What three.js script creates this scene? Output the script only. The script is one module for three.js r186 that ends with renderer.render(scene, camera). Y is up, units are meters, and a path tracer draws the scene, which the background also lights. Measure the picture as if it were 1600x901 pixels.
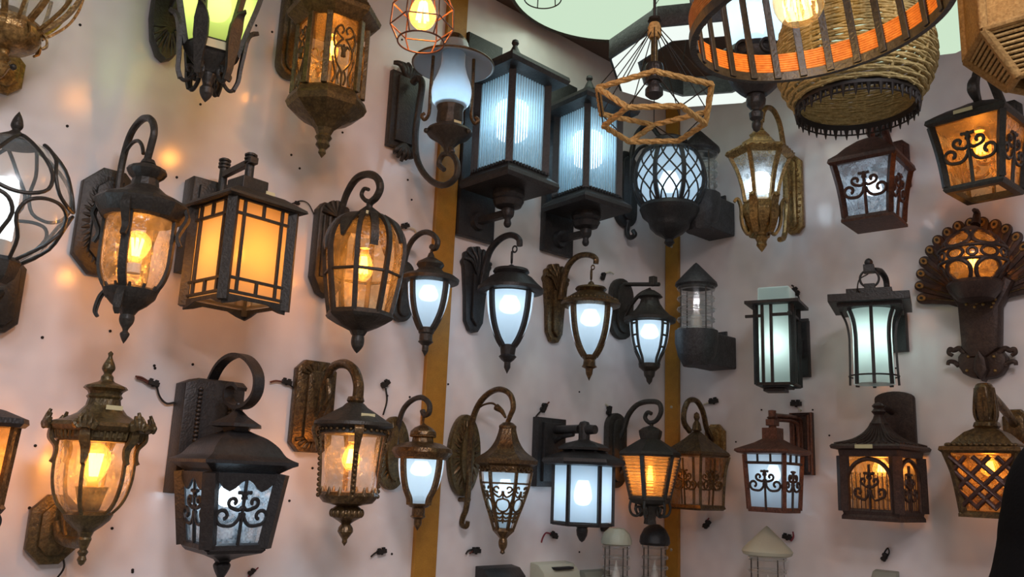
import * as THREE from 'three';
import { mergeGeometries, toCreasedNormals } from 'three/addons/utils/BufferGeometryUtils.js';
import { RoundedBoxGeometry } from 'three/addons/geometries/RoundedBoxGeometry.js';
import { MarchingCubes } from 'three/addons/objects/MarchingCubes.js';
import { RectAreaLightUniformsLib } from 'three/addons/lights/RectAreaLightUniformsLib.js';
RectAreaLightUniformsLib.init();

// ------------------------------------------------------------------ camera, light, exposure
const scene = new THREE.Scene();
const F = 1350, PI = Math.PI, D2R = PI / 180;
const camera = new THREE.PerspectiveCamera(2 * Math.atan(450.5 / F) / D2R, 1600 / 901, 0.02, 30);
camera.position.set(0, 1.55, 0);
camera.rotation.order = 'YXZ';
camera.rotation.set(12.3 * D2R, 0, 2.4 * D2R);
camera.updateMatrixWorld();
const renderer = new THREE.WebGLRenderer();
renderer.toneMapping = THREE.LinearToneMapping;
renderer.toneMappingExposure = 1.08;
renderer.shadowMap.enabled = true;
const ROOM_LIGHT = 29;            // ceiling panels of the shop, behind the camera
const AMBER = [1, 0.53, 0.21], COOL = [0.5, 0.77, 1], MINT = [0.7, 1, 0.94], LED = 0.1, FILAMENT = 0.65;   // LED and FILAMENT scale the lamps in the lanterns

// ------------------------------------------------------------------ small helpers
const V = (x, y, z) => new THREE.Vector3(x, y, z), UP = V(0, 1, 0);
let seed = 7; const rnd = () => { seed = (seed * 1664525 + 1013904223) >>> 0; return seed / 4294967296; };
const ray = (px, py) => V((px - 800) / F, (450.5 - py) / F, -1).applyQuaternion(camera.quaternion);
const atDepth = (px, py, z) => camera.position.clone().addScaledVector(ray(px, py), z);   // z metres in front of the lens
const taken = new Map();
function numbered(n) { const k = taken.get(n) ?? 0; taken.set(n, k + 1); return k ? n + '_' + String(k).padStart(3, '0') : n; }
function mesh(name, geo, mat, parent) {
  const m = new THREE.Mesh(geo, mat); m.name = name; m.castShadow = m.receiveShadow = true; parent.add(m); return m;
}
function thing(name, label, category, group) {
  const o = new THREE.Group(); o.name = numbered(name); o.userData = { label, category }; if (group) o.userData.group = group; scene.add(o); return o;
}
function structure(name, geo, mat, label) {
  const m = mesh(name, geo, mat, scene); m.userData = { kind: 'structure', label, category: name.split('_')[0] }; return m;
}

// ------------------------------------------------------------------ geometry kit
function boxUV(geo) {           // uv in metres from the dominant direction of each triangle, in the part's own frame
  const g = geo.index ? geo.toNonIndexed() : geo, p = g.attributes.position, uv = new Float32Array(p.count * 2), a = V(), b = V(), c = V();
  for (let i = 0; i < p.count; i += 3) {
    a.fromBufferAttribute(p, i); b.fromBufferAttribute(p, i + 1); c.fromBufferAttribute(p, i + 2);
    const n = b.clone().sub(a).cross(c.clone().sub(a)), ax = Math.abs(n.x), ay = Math.abs(n.y), az = Math.abs(n.z);
    [a, b, c].forEach((q, k) => {
      const s = ax > ay && ax > az ? [q.z, q.y] : ay > az ? [q.x, q.z] : [q.x, q.y];
      uv[(i + k) * 2] = s[0] * 5; uv[(i + k) * 2 + 1] = s[1] * 5;
    });
  }
  g.setAttribute('uv', new THREE.BufferAttribute(uv, 2)); return g;
}
const crease = (g, deg = 35) => boxUV(toCreasedNormals(g, deg * D2R));
const merge = (list) => mergeGeometries(list.map((g) => { const q = g.index ? g.toNonIndexed() : g; for (const k of Object.keys(q.attributes)) if (!['position', 'normal', 'uv'].includes(k)) q.deleteAttribute(k); return q; }));
function dense(prof, n = 5) {   // smooth curve through profile points
  const c = new THREE.CatmullRomCurve3(prof.map(([r, y]) => V(r, y, 0)), false, 'centripetal');
  return c.getPoints((prof.length - 1) * n).map((q) => [Math.max(0, q.x), q.y]);
}
const lathe = (prof, seg = 36, deg = 32) => crease(new THREE.LatheGeometry(prof.map(([r, y]) => new THREE.Vector2(Math.max(r, 1e-5), y)), seg), deg);
const poly = (prof, n, deg = 22) => crease(new THREE.LatheGeometry(prof.map(([r, y]) => new THREE.Vector2(Math.max(r, 1e-5), y)), n, -PI / n), deg);
function loft(sections, closedPath) {  // sections: arrays of points of equal length, each a closed ring
  const pos = [], m = sections[0].length, tri = (a, b, c) => pos.push(a.x, a.y, a.z, b.x, b.y, b.z, c.x, c.y, c.z);
  const last = closedPath ? sections.length : sections.length - 1;
  for (let i = 0; i < last; i++) { const A = sections[i], B = sections[(i + 1) % sections.length]; for (let j = 0; j < m; j++) { const k = (j + 1) % m; tri(A[j], B[j], B[k]); tri(A[j], B[k], A[k]); } }
  if (!closedPath) { const A = sections[0], B = sections[sections.length - 1]; for (let j = 1; j < m - 1; j++) { tri(A[0], A[j], A[j + 1]); tri(B[0], B[j + 1], B[j]); } }
  const g = new THREE.BufferGeometry(); g.setAttribute('position', new THREE.Float32BufferAttribute(pos, 3)); g.computeVertexNormals(); return g;
}
function strip(path, normals, w, t) {  // flat bar along a path; w and t may be functions of 0..1
  const n = path.length, fw = typeof w === 'function' ? w : () => w, ft = typeof t === 'function' ? t : () => t;
  const secs = path.map((p, i) => {
    const T = path[Math.min(n - 1, i + 1)].clone().sub(path[Math.max(0, i - 1)]).normalize(), N = (Array.isArray(normals) ? normals[i] : normals).clone();
    N.addScaledVector(T, -N.dot(T)).normalize(); const B = T.clone().cross(N), u = i / (n - 1), a = fw(u) / 2, b = ft(u) / 2;
    return [[-1, -1], [-1, 1], [1, 1], [1, -1]].map(([x, y]) => p.clone().addScaledVector(B, x * a).addScaledVector(N, y * b));
  });
  return crease(loft(secs), 40);
}
function tube(pts, r, { seg = 8, per = 5, closed = false, smooth = true } = {}) {
  const v = pts.map((p) => (p.isVector3 ? p : V(...p)));
  const path = smooth ? new THREE.CatmullRomCurve3(v, closed, 'centripetal').getPoints(Math.max(2, (v.length - (closed ? 0 : 1)) * per)) : v;
  if (closed && smooth) path.pop();
  const n = path.length, fr = typeof r === 'function' ? r : () => r, secs = [];
  let N = null;
  for (let i = 0; i < n; i++) {
    const nx = closed ? path[(i + 1) % n] : path[Math.min(n - 1, i + 1)], pv = closed ? path[(i - 1 + n) % n] : path[Math.max(0, i - 1)];
    const T = nx.clone().sub(pv).normalize();
    if (!N) { N = Math.abs(T.y) < 0.9 ? UP.clone() : V(1, 0, 0); }
    N.addScaledVector(T, -N.dot(T)).normalize(); const B = T.clone().cross(N), rad = fr(i / Math.max(1, n - 1)), ring = [];
    for (let k = 0; k < seg; k++) { const a = (k / seg) * 2 * PI; ring.push(path[i].clone().addScaledVector(N, Math.cos(a) * rad).addScaledVector(B, Math.sin(a) * rad)); }
    secs.push(ring);
  }
  return crease(loft(secs, closed), 60);
}
const sphere = (r, y = 0, sx = 1, sy = 1) => boxUV(new THREE.SphereGeometry(r, 20, 14).scale(sx, sy, sx).translate(0, y, 0));
const box = (w, h, d, x = 0, y = 0, z = 0, r = 0.0015) => boxUV(new RoundedBoxGeometry(w, h, d, 2, Math.min(r, w / 3, h / 3, d / 3)).translate(x, y, z));
function extrude(pts, depth, bevel = 0.002, holes = []) {   // outline in x,y ; thickness along +z from 0
  const s = new THREE.Shape(pts.map(([x, y]) => new THREE.Vector2(x, y)));
  for (const h of holes) s.holes.push(new THREE.Path(h.map(([x, y]) => new THREE.Vector2(x, y))));
  return crease(new THREE.ExtrudeGeometry(s, { depth: Math.max(1e-4, depth - 2 * bevel), bevelEnabled: bevel > 0, bevelSize: bevel, bevelThickness: bevel, bevelSegments: 2, bevelOffset: -bevel, curveSegments: 8 }).translate(0, 0, bevel), 35);
}
const ringPts = (n, f) => Array.from({ length: n }, (_, i) => f((i / n) * 2 * PI));
const oval = (a, b, n = 36) => ringPts(n, (t) => [a * Math.cos(t), b * Math.sin(t)]);
const octo = (a, b, c) => [[-a, -b + c], [-a + c, -b], [a - c, -b], [a, -b + c], [a, b - c], [a - c, b], [-a + c, b], [-a, b - c]];
const oblong = (a, b, n = 10) => { const o = []; for (let i = 0; i <= n; i++) { const t = (i / n) * PI; o.push([a * Math.cos(t), b - a + a * Math.sin(t)]); } for (let i = 0; i <= n; i++) { const t = PI + (i / n) * PI; o.push([a * Math.cos(t), -b + a + a * Math.sin(t)]); } return o; };
const rect = (a, b) => [[-a, -b], [a, -b], [a, b], [-a, b]];
function spiral(cx, cy, r0, r1, a0, a1, n = 12) { const o = []; for (let i = 0; i <= n; i++) { const u = i / n, r = r0 + (r1 - r0) * u, a = a0 + (a1 - a0) * u; o.push([cx + r * Math.cos(a), cy + r * Math.sin(a)]); } return o; }
const profAt = (prof, y) => { for (let i = 0; i < prof.length - 1; i++) { const [r0, y0] = prof[i], [r1, y1] = prof[i + 1]; if ((y - y0) * (y - y1) <= 0 && y0 !== y1) return r0 + (r1 - r0) * (y - y0) / (y1 - y0); } const lo = prof[0], hi = prof[prof.length - 1]; return Math.abs(y - lo[1]) < Math.abs(y - hi[1]) ? lo[0] : hi[0]; };
// a bar that follows the outline of a body, in the plane of one meridian (local +z)
function ribGeo(prof, w, t, out = 0) {
  const path = prof.map(([r, y]) => V(0, y, r + out)), nor = prof.map((_, i) => { const a = prof[Math.max(0, i - 1)], b = prof[Math.min(prof.length - 1, i + 1)]; return V(0, -(b[0] - a[0]), b[1] - a[1]).multiplyScalar(Math.sign(b[1] - a[1]) || 1); });
  return strip(path, nor, w, t);
}
// one flat or curved face of an n-sided body: s in -1..1 across, y in metres
const facePoint = (prof, n) => (s, y, out = 0) => { const r = profAt(prof, y); return V(r * Math.sin(PI / n) * s, y, r * Math.cos(PI / n) + out); };
function paneGeo(prof, n, inset = 0, out = -0.002, ripple = 0, steps = 1) {
  const at = facePoint(prof, n), ys = prof.map((q) => q[1]), lo = Math.min(...ys) + inset, hi = Math.max(...ys) - inset, ny = prof.length > 2 ? 10 : 1, nx = ripple ? steps * 4 : steps, pos = [];
  const P = (i, j) => { const y = lo + (hi - lo) * j / ny, s = (i / nx) * 2 - 1; return at(s * 0.97, y, out + ripple * Math.cos(i / nx * steps * 2 * PI)); };
  for (let i = 0; i < nx; i++) for (let j = 0; j < ny; j++) { const a = P(i, j), b = P(i + 1, j), c = P(i + 1, j + 1), d = P(i, j + 1); for (const q of [a, b, c, a, c, d]) pos.push(q.x, q.y, q.z); }
  const g = new THREE.BufferGeometry(); g.setAttribute('position', new THREE.Float32BufferAttribute(pos, 3)); g.computeVertexNormals(); return crease(g, 40);
}

// ------------------------------------------------------------------ textures and materials
function noiseField(n, cells, sd) {      // tiling value noise
  const g = []; let q = sd * 977 + 13; const rr = () => { q = (q * 1664525 + 1013904223) >>> 0; return q / 4294967296; };
  for (let i = 0; i < cells * cells; i++) g.push(rr());
  const f = new Float32Array(n * n), sm = (t) => t * t * (3 - 2 * t);
  for (let y = 0; y < n; y++) for (let x = 0; x < n; x++) {
    const u = x / n * cells, v = y / n * cells, i = Math.floor(u), j = Math.floor(v), a = sm(u - i), b = sm(v - j), at = (p, r) => g[(r % cells) * cells + (p % cells)];
    f[y * n + x] = (at(i, j) * (1 - a) + at(i + 1, j) * a) * (1 - b) + (at(i, j + 1) * (1 - a) + at(i + 1, j + 1) * a) * b;
  }
  return f;
}
const N = 256, n8 = noiseField(N, 8, 1), n24 = noiseField(N, 24, 2), n64 = noiseField(N, 64, 3), n128 = noiseField(N, 128, 4), n16 = noiseField(N, 16, 5);
function texture(fn, srgb) {
  const d = new Uint8Array(N * N * 4);
  for (let i = 0; i < N * N; i++) { const c = fn(i); for (let k = 0; k < 3; k++) d[i * 4 + k] = Math.max(0, Math.min(255, Array.isArray(c) ? c[k] : c)); d[i * 4 + 3] = 255; }
  const t = new THREE.DataTexture(d, N, N); t.wrapS = t.wrapT = THREE.RepeatWrapping; t.magFilter = THREE.LinearFilter; t.generateMipmaps = true; if (srgb) t.colorSpace = THREE.SRGBColorSpace; t.needsUpdate = true; return t;
}
const mixc = (a, b, t) => a.map((x, k) => x + (b[k] - x) * t), clamp = (x) => Math.max(0, Math.min(1, x));
const castBump = texture((i) => 255 * (0.55 * n64[i] + 0.45 * n128[i]));
const hammer = texture((i) => 255 * (0.7 * n24[i] + 0.3 * n64[i]));
const mottle = texture((i) => 255 * clamp(0.25 + 0.75 * (0.6 * n16[i] + 0.4 * n64[i])));
function metal(dark, light, { amount = 0.5, rough = 0.5, metalness = 0.35, bump = 0.0006 } = {}) {
  const map = texture((i) => mixc(dark, light, clamp((0.3 * n24[i] + 0.4 * n64[i] + 0.3 * n128[i] - 0.5) * 1.5 + amount)), true);
  return new THREE.MeshStandardMaterial({ map, roughness: rough, metalness, bumpMap: castBump, bumpScale: bump });
}
const M = {
  dark: metal([43, 41, 37], [63, 60, 54], { rough: 0.48, metalness: 0.2 }),
  black: metal([34, 34, 35], [50, 50, 51], { rough: 0.46, metalness: 0.2 }),
  olive: metal([66, 56, 36], [112, 96, 60], { rough: 0.4, metalness: 0.4 }),
  bronze: metal([60, 46, 31], [122, 97, 60], { rough: 0.34, metalness: 0.55 }),
  gold: metal([100, 78, 44], [186, 150, 90], { rough: 0.34, metalness: 0.5 }),
  brown: metal([50, 37, 33], [78, 60, 52], { rough: 0.5 }),
  red: metal([56, 37, 32], [94, 65, 56], { rough: 0.48 }),
  copper: metal([84, 54, 44], [128, 88, 72], { rough: 0.42, metalness: 0.5 }),
  steel: metal([70, 66, 62], [104, 98, 92], { rough: 0.4, metalness: 0.4 }),
  slate: metal([48, 48, 50], [74, 74, 76], { rough: 0.55 }),
  putty: new THREE.MeshStandardMaterial({ color: '#b9bba6', roughness: 0.5, bumpMap: castBump, bumpScale: 0.0003 }),
  stone: new THREE.MeshStandardMaterial({ color: '#8f9082', roughness: 0.6, bumpMap: castBump, bumpScale: 0.0003 }),
  inside: new THREE.MeshStandardMaterial({ color: '#1a1a1a', roughness: 0.8 }),
  enamel: new THREE.MeshStandardMaterial({ color: '#8f9aa0', roughness: 0.35 }),
  socket: new THREE.MeshStandardMaterial({ color: '#d8d4cc', roughness: 0.5 }),
  sticker: new THREE.MeshStandardMaterial({ color: '#cfcaa0', roughness: 0.6 }),
  wire: new THREE.MeshStandardMaterial({ color: '#17130f', roughness: 0.6 }),
  wireRed: new THREE.MeshStandardMaterial({ color: '#7a2430', roughness: 0.6 }),
  wireBrown: new THREE.MeshStandardMaterial({ color: '#5c2f22', roughness: 0.6 }),
  wireWhite: new THREE.MeshStandardMaterial({ color: '#c9c2a8', roughness: 0.6 }),
  rope: new THREE.MeshStandardMaterial({ map: texture((i) => mixc([150, 118, 68], [214, 180, 118], clamp(0.6 * n64[i] + 0.4 * n128[i])), true), roughness: 0.9, bumpMap: castBump, bumpScale: 0.001 }),
  seagrass: new THREE.MeshStandardMaterial({ map: texture((i) => mixc([136, 122, 76], [202, 184, 128], clamp(0.6 * n64[i] + 0.4 * n128[i])), true), roughness: 0.9, bumpMap: castBump, bumpScale: 0.001 }),
  burlap: new THREE.MeshStandardMaterial({ map: texture((i) => mixc([132, 100, 56], [186, 150, 92], clamp(0.5 * n128[i] + 0.5 * n64[i])), true), roughness: 0.95, bumpMap: castBump, bumpScale: 0.001 }),
  bamboo: new THREE.MeshStandardMaterial({ map: texture((i) => mixc([176, 100, 36], [222, 146, 66], clamp(0.4 * n24[i] + 0.6 * n64[i])), true), roughness: 0.6 }),
};
const glass = (color, roughness, extra = {}) => new THREE.MeshPhysicalMaterial({ color: new THREE.Color(...color), transmission: 1, thickness: 0, roughness, ior: 1.5, side: THREE.DoubleSide, ...extra });
const G = {
  clear: glass([0.97, 0.97, 0.96], 0.05),
  globe: glass([0.93, 0.93, 0.9], 0.22),
  water: glass([0.98, 0.95, 0.9], 0.42, { roughnessMap: mottle, bumpMap: hammer, bumpScale: 0.003 }),
  seedy: glass([0.97, 0.86, 0.66], 0.5, { roughnessMap: mottle, bumpMap: hammer, bumpScale: 0.002 }),
  amber: glass([0.97, 0.74, 0.4], 0.56, { roughnessMap: mottle, bumpMap: hammer, bumpScale: 0.002 }),
  art: glass([0.97, 0.83, 0.56], 0.97),
  ice: glass([0.82, 0.92, 1], 0.75, { roughnessMap: mottle, bumpMap: hammer, bumpScale: 0.002 }),
  ribbed: glass([0.8, 0.92, 0.97], 0.5), flute: glass([0.72, 0.88, 0.95], 0.9),
  frost: glass([0.7, 0.87, 1], 0.9),
  opal: glass([0.86, 0.98, 0.96], 1),
  lime: glass([0.76, 0.93, 0.2], 0.93),
  ribWarm: glass([0.96, 0.9, 0.8], 0.38), rings: glass([0.9, 0.92, 0.92], 0.4),
  bulbAmber: glass([1, 0.66, 0.26], 0.3),
  bulbClear: glass([1, 0.86, 0.6], 0.12),
};
const glow = (c, k) => new THREE.MeshStandardMaterial({ color: 0x000000, roughness: 1, emissive: new THREE.Color(...c), emissiveIntensity: k });
const E = { amber: glow([1, 0.6, 0.22], 14), cool: glow([0.9, 0.96, 1], 5), mint: glow([0.86, 1, 0.95], 4), block: glow([0.9, 0.96, 1], 3.4), disc: glow([0.62, 0.8, 0.6], 0.9), ringLamp: glow([0.92, 1, 0.94], 0.9), panel: glow([1, 0.97, 0.93], 3) };

// ------------------------------------------------------------------ the room
const A47 = 47 * D2R, CEIL = 2.86;
const CORNER = V(0.503, 0, -2.746);
const DL = V(Math.sin(A47), 0, -Math.cos(A47)), NL = V(Math.cos(A47), 0, Math.sin(A47));   // left wall: along it to the corner, and out of it
const DR = NL.clone(), NR = DL.clone().negate();                                          // right wall runs out from the corner
const WL = { o: CORNER, d: DL, n: NL, turn: Math.atan2(NL.x, NL.z), name: 'wall_left' }, WR = { o: CORNER, d: DR, n: NR, turn: Math.atan2(NR.x, NR.z), name: 'wall_right' };
const onPlane = (px, py, point, normal) => { const r = ray(px, py), t = point.clone().sub(camera.position).dot(normal) / r.dot(normal); return camera.position.clone().addScaledVector(r, t); };
const onWall = (W, px, py, out = 0) => onPlane(px, py, W.o.clone().addScaledVector(W.n, out), W.n);
const uOf = (W, p) => p.clone().sub(W.o).dot(W.d);

const LEN_L = 4.2, LEN_R = 4.0;
const wallBoard = new THREE.MeshPhysicalMaterial({ map: texture((i) => mixc([221, 214, 212], [228, 222, 220], n8[i]), true), roughness: 0.42, clearcoat: 1, clearcoatRoughness: 0.14 });
const plain = new THREE.MeshStandardMaterial({ color: '#b9b2ab', roughness: 0.8, bumpMap: castBump, bumpScale: 0.0004 });
const ceilMat = new THREE.MeshStandardMaterial({ color: '#6a5549', roughness: 0.8, bumpMap: castBump, bumpScale: 0.0004 });
const floorMat = new THREE.MeshStandardMaterial({ map: texture((i) => mixc([120, 112, 104], [150, 141, 132], n24[i]), true), roughness: 0.4 });
const stripMat = new THREE.MeshStandardMaterial({ map: texture((i) => mixc([150, 104, 26], [178, 128, 42], clamp(0.5 * n16[i] + 0.5 * n128[i])), true), roughness: 0.5 });
const holeMat = new THREE.MeshStandardMaterial({ color: '#1b1512', roughness: 0.9 });
const screwMat = new THREE.MeshStandardMaterial({ color: '#b9b29c', roughness: 0.35, metalness: 0.7 });
function wallMesh(W, from, to, splitAt, label) {
  const root = new THREE.Group(); root.name = W.name; root.userData = { kind: 'structure', label, category: 'wall' }; scene.add(root);
  root.position.copy(W.o); root.rotation.y = W.turn;
  mesh('backing', box(to - from, CEIL, 0.1, (from + to) / 2, CEIL / 2, -0.062, 0.002), plain, root);
  const edges = [from, ...splitAt, to];
  for (let i = 0; i < edges.length - 1; i++) { const w = edges[i + 1] - edges[i]; mesh('board', box(w - 0.003, CEIL - 0.004, 0.012, edges[i] + w / 2, CEIL / 2, -0.006, 0.001), wallBoard, root); }
  return root;
}
const stripL = uOf(WL, onWall(WL, 684, 480)), stripR = 0.029;
const wallLeft = wallMesh(WL, -LEN_L, 0, [stripL - 1.22, stripL], 'glossy white laminate wall hung with amber-lit lanterns');
const wallRight = wallMesh(WR, 0, LEN_R, [stripR + 1.22], 'glossy white laminate wall carrying the peacock light');
function trim(n, W, u, w, ys, label) {
  const g = new THREE.Group(); g.name = 'trim_' + n; g.userData = { kind: 'structure', label, category: 'trim' }; scene.add(g);
  g.position.copy(W.o).addScaledVector(W.d, u); g.rotation.y = W.turn;
  mesh('batten', box(w, CEIL - 0.01, 0.012, 0, CEIL / 2, 0.0062, 0.002), stripMat, g);
  for (const y of ys) mesh('screw', boxUV(new THREE.SphereGeometry(0.005, 10, 6).scale(1, 1, 0.5).translate(0, y, 0.012)), screwMat, g);
}
const hOn = (W, px, py) => onWall(W, px, py).y;
trim(1, WL, stripL, 0.066, [hOn(WL, 697, 290), hOn(WL, 670, 700)], 'ochre timber batten covering the joint in the left wall');
trim(2, WR, stripR, 0.052, [hOn(WR, 1060, 385), hOn(WR, 1059, 636), hOn(WR, 1059, 859)], 'narrow ochre timber batten covering the joint in the right wall');
// little screw holes left in the boards
const holeGeo = boxUV(new THREE.CylinderGeometry(0.0026, 0.0026, 0.002, 10).rotateX(PI / 2));
const holes = (W, root, list) => { for (const [px, py] of list) { const q = onWall(W, px, py), m = mesh('screw_hole', holeGeo, holeMat, root); m.position.set(uOf(W, q), q.y, 0.0004); } };
holes(WL, wallLeft, [[125, 39], [105, 197], [313, 163], [276, 277], [535, 207], [455, 242], [468, 263], [637, 281], [643, 312], [66, 527], [172, 517], [241, 571], [301, 569], [242, 575], [55, 696], [46, 793], [175, 825], [207, 893], [452, 782], [488, 731], [207, 890], [612, 865], [700, 600], [905, 612], [905, 862], [628, 62], [425, 50], [400, 40], [640, 620], [605, 618]]);
holes(WR, wallRight, [[1296, 680], [1150, 690], [1400, 575], [1190, 640], [1270, 640]]);
structure('floor', boxUV(new THREE.BoxGeometry(12, 0.1, 12).translate(0, -0.05, 0)), floorMat, 'pale shop floor below the display walls');
structure('ceiling', boxUV(new THREE.BoxGeometry(12, 0.1, 12).translate(0, CEIL + 0.05, 0)), ceilMat, 'dark brown ceiling above the lantern display');
for (const [nm, c, w, turn] of [
  ['wall_back', CORNER.clone().addScaledVector(DR, LEN_R + 0.05).addScaledVector(DL, -LEN_L / 2), LEN_L + 0.2, WL.turn],
  ['wall_side', CORNER.clone().addScaledVector(DL, -LEN_L - 0.05).addScaledVector(DR, LEN_R / 2), LEN_R + 0.2, WR.turn]]) {
  const m = structure(nm, boxUV(new THREE.BoxGeometry(w, CEIL, 0.1).translate(0, CEIL / 2, 0)), plain, nm === 'wall_back' ? 'plain shop wall behind the visitor' : 'plain shop wall closing the room');
  m.position.copy(c); m.rotation.y = turn;
}
// square ceiling panels that light the shop, behind the visitor
function panelLight(u, v, label) {
  const t = thing('ceiling_panel_light', label, 'ceiling light', 'panel lights over the shop floor');
  t.position.copy(CORNER).addScaledVector(DR, u).addScaledVector(DL, -v); t.position.y = CEIL; t.rotation.y = WL.turn;
  mesh('frame', crease(extrude(rect(0.31, 0.31), 0.03, 0.002, [rect(0.29, 0.29)]).rotateX(PI / 2), 30), M.putty, t);
  mesh('diffuser', boxUV(new THREE.BoxGeometry(0.58, 0.006, 0.58).translate(0, -0.018, 0)), E.panel, t);
  const l = new THREE.RectAreaLight(new THREE.Color(0.96, 0.92, 1), ROOM_LIGHT, 0.56, 0.56); l.position.set(0, -0.03, 0); l.rotation.x = -PI / 2; t.add(l);
}
panelLight(2.0, 2.0, 'square white ceiling panel light over the middle of the shop');
panelLight(2.6, 3.2, 'square white ceiling panel light over the far side of the shop');

// ------------------------------------------------------------------ wall lantern kit
const camInv = camera.matrixWorldInverse.clone();
class Lamp {
  constructor(name, label, W, plate, head, { p, group, category = 'wall lantern' } = {}) {
    this.W = W;
    let hp, base;
    if (p !== undefined) { hp = onWall(W, head[0], head[1], p); }
    else { const b = onWall(W, plate[0], plate[1]); hp = onPlane(head[0], head[1], b, W.d); }
    this.p = hp.clone().sub(W.o).dot(W.n);
    base = hp.clone().addScaledVector(W.n, -this.p);
    this.root = thing(name, label, category, group);
    this.root.position.copy(base); this.root.rotation.y = W.turn;
    this.v0 = base.y; this.base = base; this.hp = hp; this.yaw = 0;
    this.s = -hp.clone().applyMatrix4(camInv).z / F;
    this.sw = -base.clone().applyMatrix4(camInv).z / F;
    this.toCam = Math.atan2(camera.position.x - hp.x, camera.position.z - hp.z) - W.turn;   // local bearing of the visitor
    const a = base.clone().applyMatrix4(camInv), b = base.clone().addScaledVector(W.d, 0.01).applyMatrix4(camInv);
    this.wx = 0.01 / ((b.x / -b.z - a.x / -a.z) * F);                                       // metres along the wall per unit
  }
  solveY(q, py) { const c = q.clone().applyMatrix4(camInv), u = UP.clone().transformDirection(camInv), Y = (450.5 - py) / F; return (-Y * c.z - c.y) / (u.y + Y * u.z); }
  Y(py) { return this.solveY(this.hp, py); }
  YW(py) { return this.solveY(this.base, py); }
  P(list) { return list.map(([r, y]) => [r * this.s, this.Y(y)]); }
  A(px, py) { const q = onPlane(px, py, this.base, this.W.d); return V(0, q.y - this.v0, q.clone().sub(this.W.o).dot(this.W.n)); }
  turnTo(deg) { this.yaw = this.toCam + deg * D2R; return this; }
  // parts on the head axis
  put(name, geo, mat, turn = 0) { const m = mesh(name, geo, mat, this.root); m.position.z = this.p; m.rotation.y = this.yaw + turn; return m; }
  round(name, prof, mat, smooth, seg) { const q = this.P(prof); return this.put(name, lathe(smooth ? dense(q) : q, seg), mat); }
  sided(name, prof, n, mat, smooth) { const q = this.P(prof); return this.put(name, poly(smooth ? dense(q) : q, n), mat); }
  ribs(name, prof, n, w, t, mat, { half = true, out = 0, smooth = true, only } = {}) {
    const q = this.P(prof), g = ribGeo(smooth ? dense(q, 4) : q, w * this.s, t * this.s, out * this.s), o = [];
    for (let k = 0; k < n; k++) if (!only || only.includes(k)) o.push(this.put(name, g, mat, ((k + (half ? 0.5 : 0)) * 2 * PI) / n)); return o;
  }
  faces(name, n, geo, mat, only) { const o = []; for (let k = 0; k < n; k++) if (!only || only.includes(k)) o.push(this.put(name, geo, mat, (k * 2 * PI) / n)); return o; }
  panes(name, prof, n, mat, { inset = 0, out = -2, ripple = 0, steps = 1, smooth = false } = {}) { const q = this.P(prof), d = smooth ? dense(q, 4) : q; return this.faces(name, n, paneGeo(d, n, inset * this.s, out * this.s, ripple * this.s, steps), mat); }
  hoop(name, r, y, tr, mat, seg = 40) { return this.put(name, boxUV(new THREE.TorusGeometry(r * this.s, tr * this.s, 8, seg).rotateX(PI / 2).translate(0, this.Y(y), 0)), mat); }
  // parts fixed to the wall
  wall(name, geo, mat, x = 0, y = 0, z = 0) { const m = mesh(name, geo, mat, this.root); m.position.set(x, y, z); return m; }
  arm(name, pts, r, mat, opt) { return this.wall(name, tube(pts.map((q) => (q.isVector3 ? q : this.A(q[0], q[1]))), typeof r === 'function' ? (u) => r(u) * this.s : r * this.s, opt), mat); }
  sub(part, name, geo, mat) { return mesh(name, geo, mat, part); }
  sticker(w, h, y, r, turn = 0) { return this.put('sticker', boxUV(new THREE.BoxGeometry(w * this.s, h * this.s, 0.0008).translate(0, this.Y(y), r * this.s)), M.sticker, turn); }
  light(y, c, k, dx = 0, dz = 0) { const l = new THREE.PointLight(new THREE.Color(...c), k, 0, 2); l.position.set(dx, this.Y(y), this.p + dz); l.castShadow = true; l.shadow.radius = 0.6; this.root.add(l); return l; }
  // an amber filament bulb: glass envelope, glowing filaments, screw socket. y0 tip, y1 socket end
  amberBulb(yTip, ySock, r, { k = 0.045, clear = false, squat } = {}) {
    const a = this.Y(yTip), b = this.Y(ySock), h = b - a, R = r * this.s;
    const env = this.put('bulb', lathe(dense([[0, a], [R * 0.45, a + h * 0.05], [R * 0.9, a + h * 0.22], [R, a + h * 0.42], [R * 0.75, a + h * 0.7], [R * 0.42, a + h * 0.9], [R * 0.4, b]]), 24), clear ? G.bulbClear : G.bulbAmber);
    const fil = []; for (let i = 0; i < 6; i++) { const t = i / 6 * 2 * PI, c = Math.cos(t), sn = Math.sin(t); fil.push(tube([[c * R * 0.2, a + h * 0.75, sn * R * 0.2], [c * R * 0.42, a + h * 0.25, sn * R * 0.42]], R * 0.11, { seg: 6, smooth: false })); }
    this.sub(env, 'filament', merge(fil), E.amber);
    this.put('socket', lathe([[0, b], [R * 0.5, b], [R * 0.5, b + h * 0.28], [0, b + h * 0.28]], 18), M.socket);
    this.light(yTip + (ySock - yTip) * 0.5, AMBER, k * FILAMENT);
  }
  // a white LED bulb
  ledBulb(yTip, ySock, r, { k = 0.03, mat = E.cool, c = COOL } = {}) {
    const a = this.Y(yTip), b = this.Y(ySock), h = b - a, R = r * this.s;
    this.put('bulb', lathe(dense([[0, a], [R * 0.6, a + h * 0.06], [R, a + h * 0.3], [R * 0.92, a + h * 0.62], [R * 0.6, b]]), 20), mat);
    this.put('socket', lathe([[0, b], [R * 0.62, b], [R * 0.62, b + h * 0.4], [0, b + h * 0.4]], 18), M.socket);
    this.light(yTip + (ySock - yTip) * 0.45, c, k * LED);
  }
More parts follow.
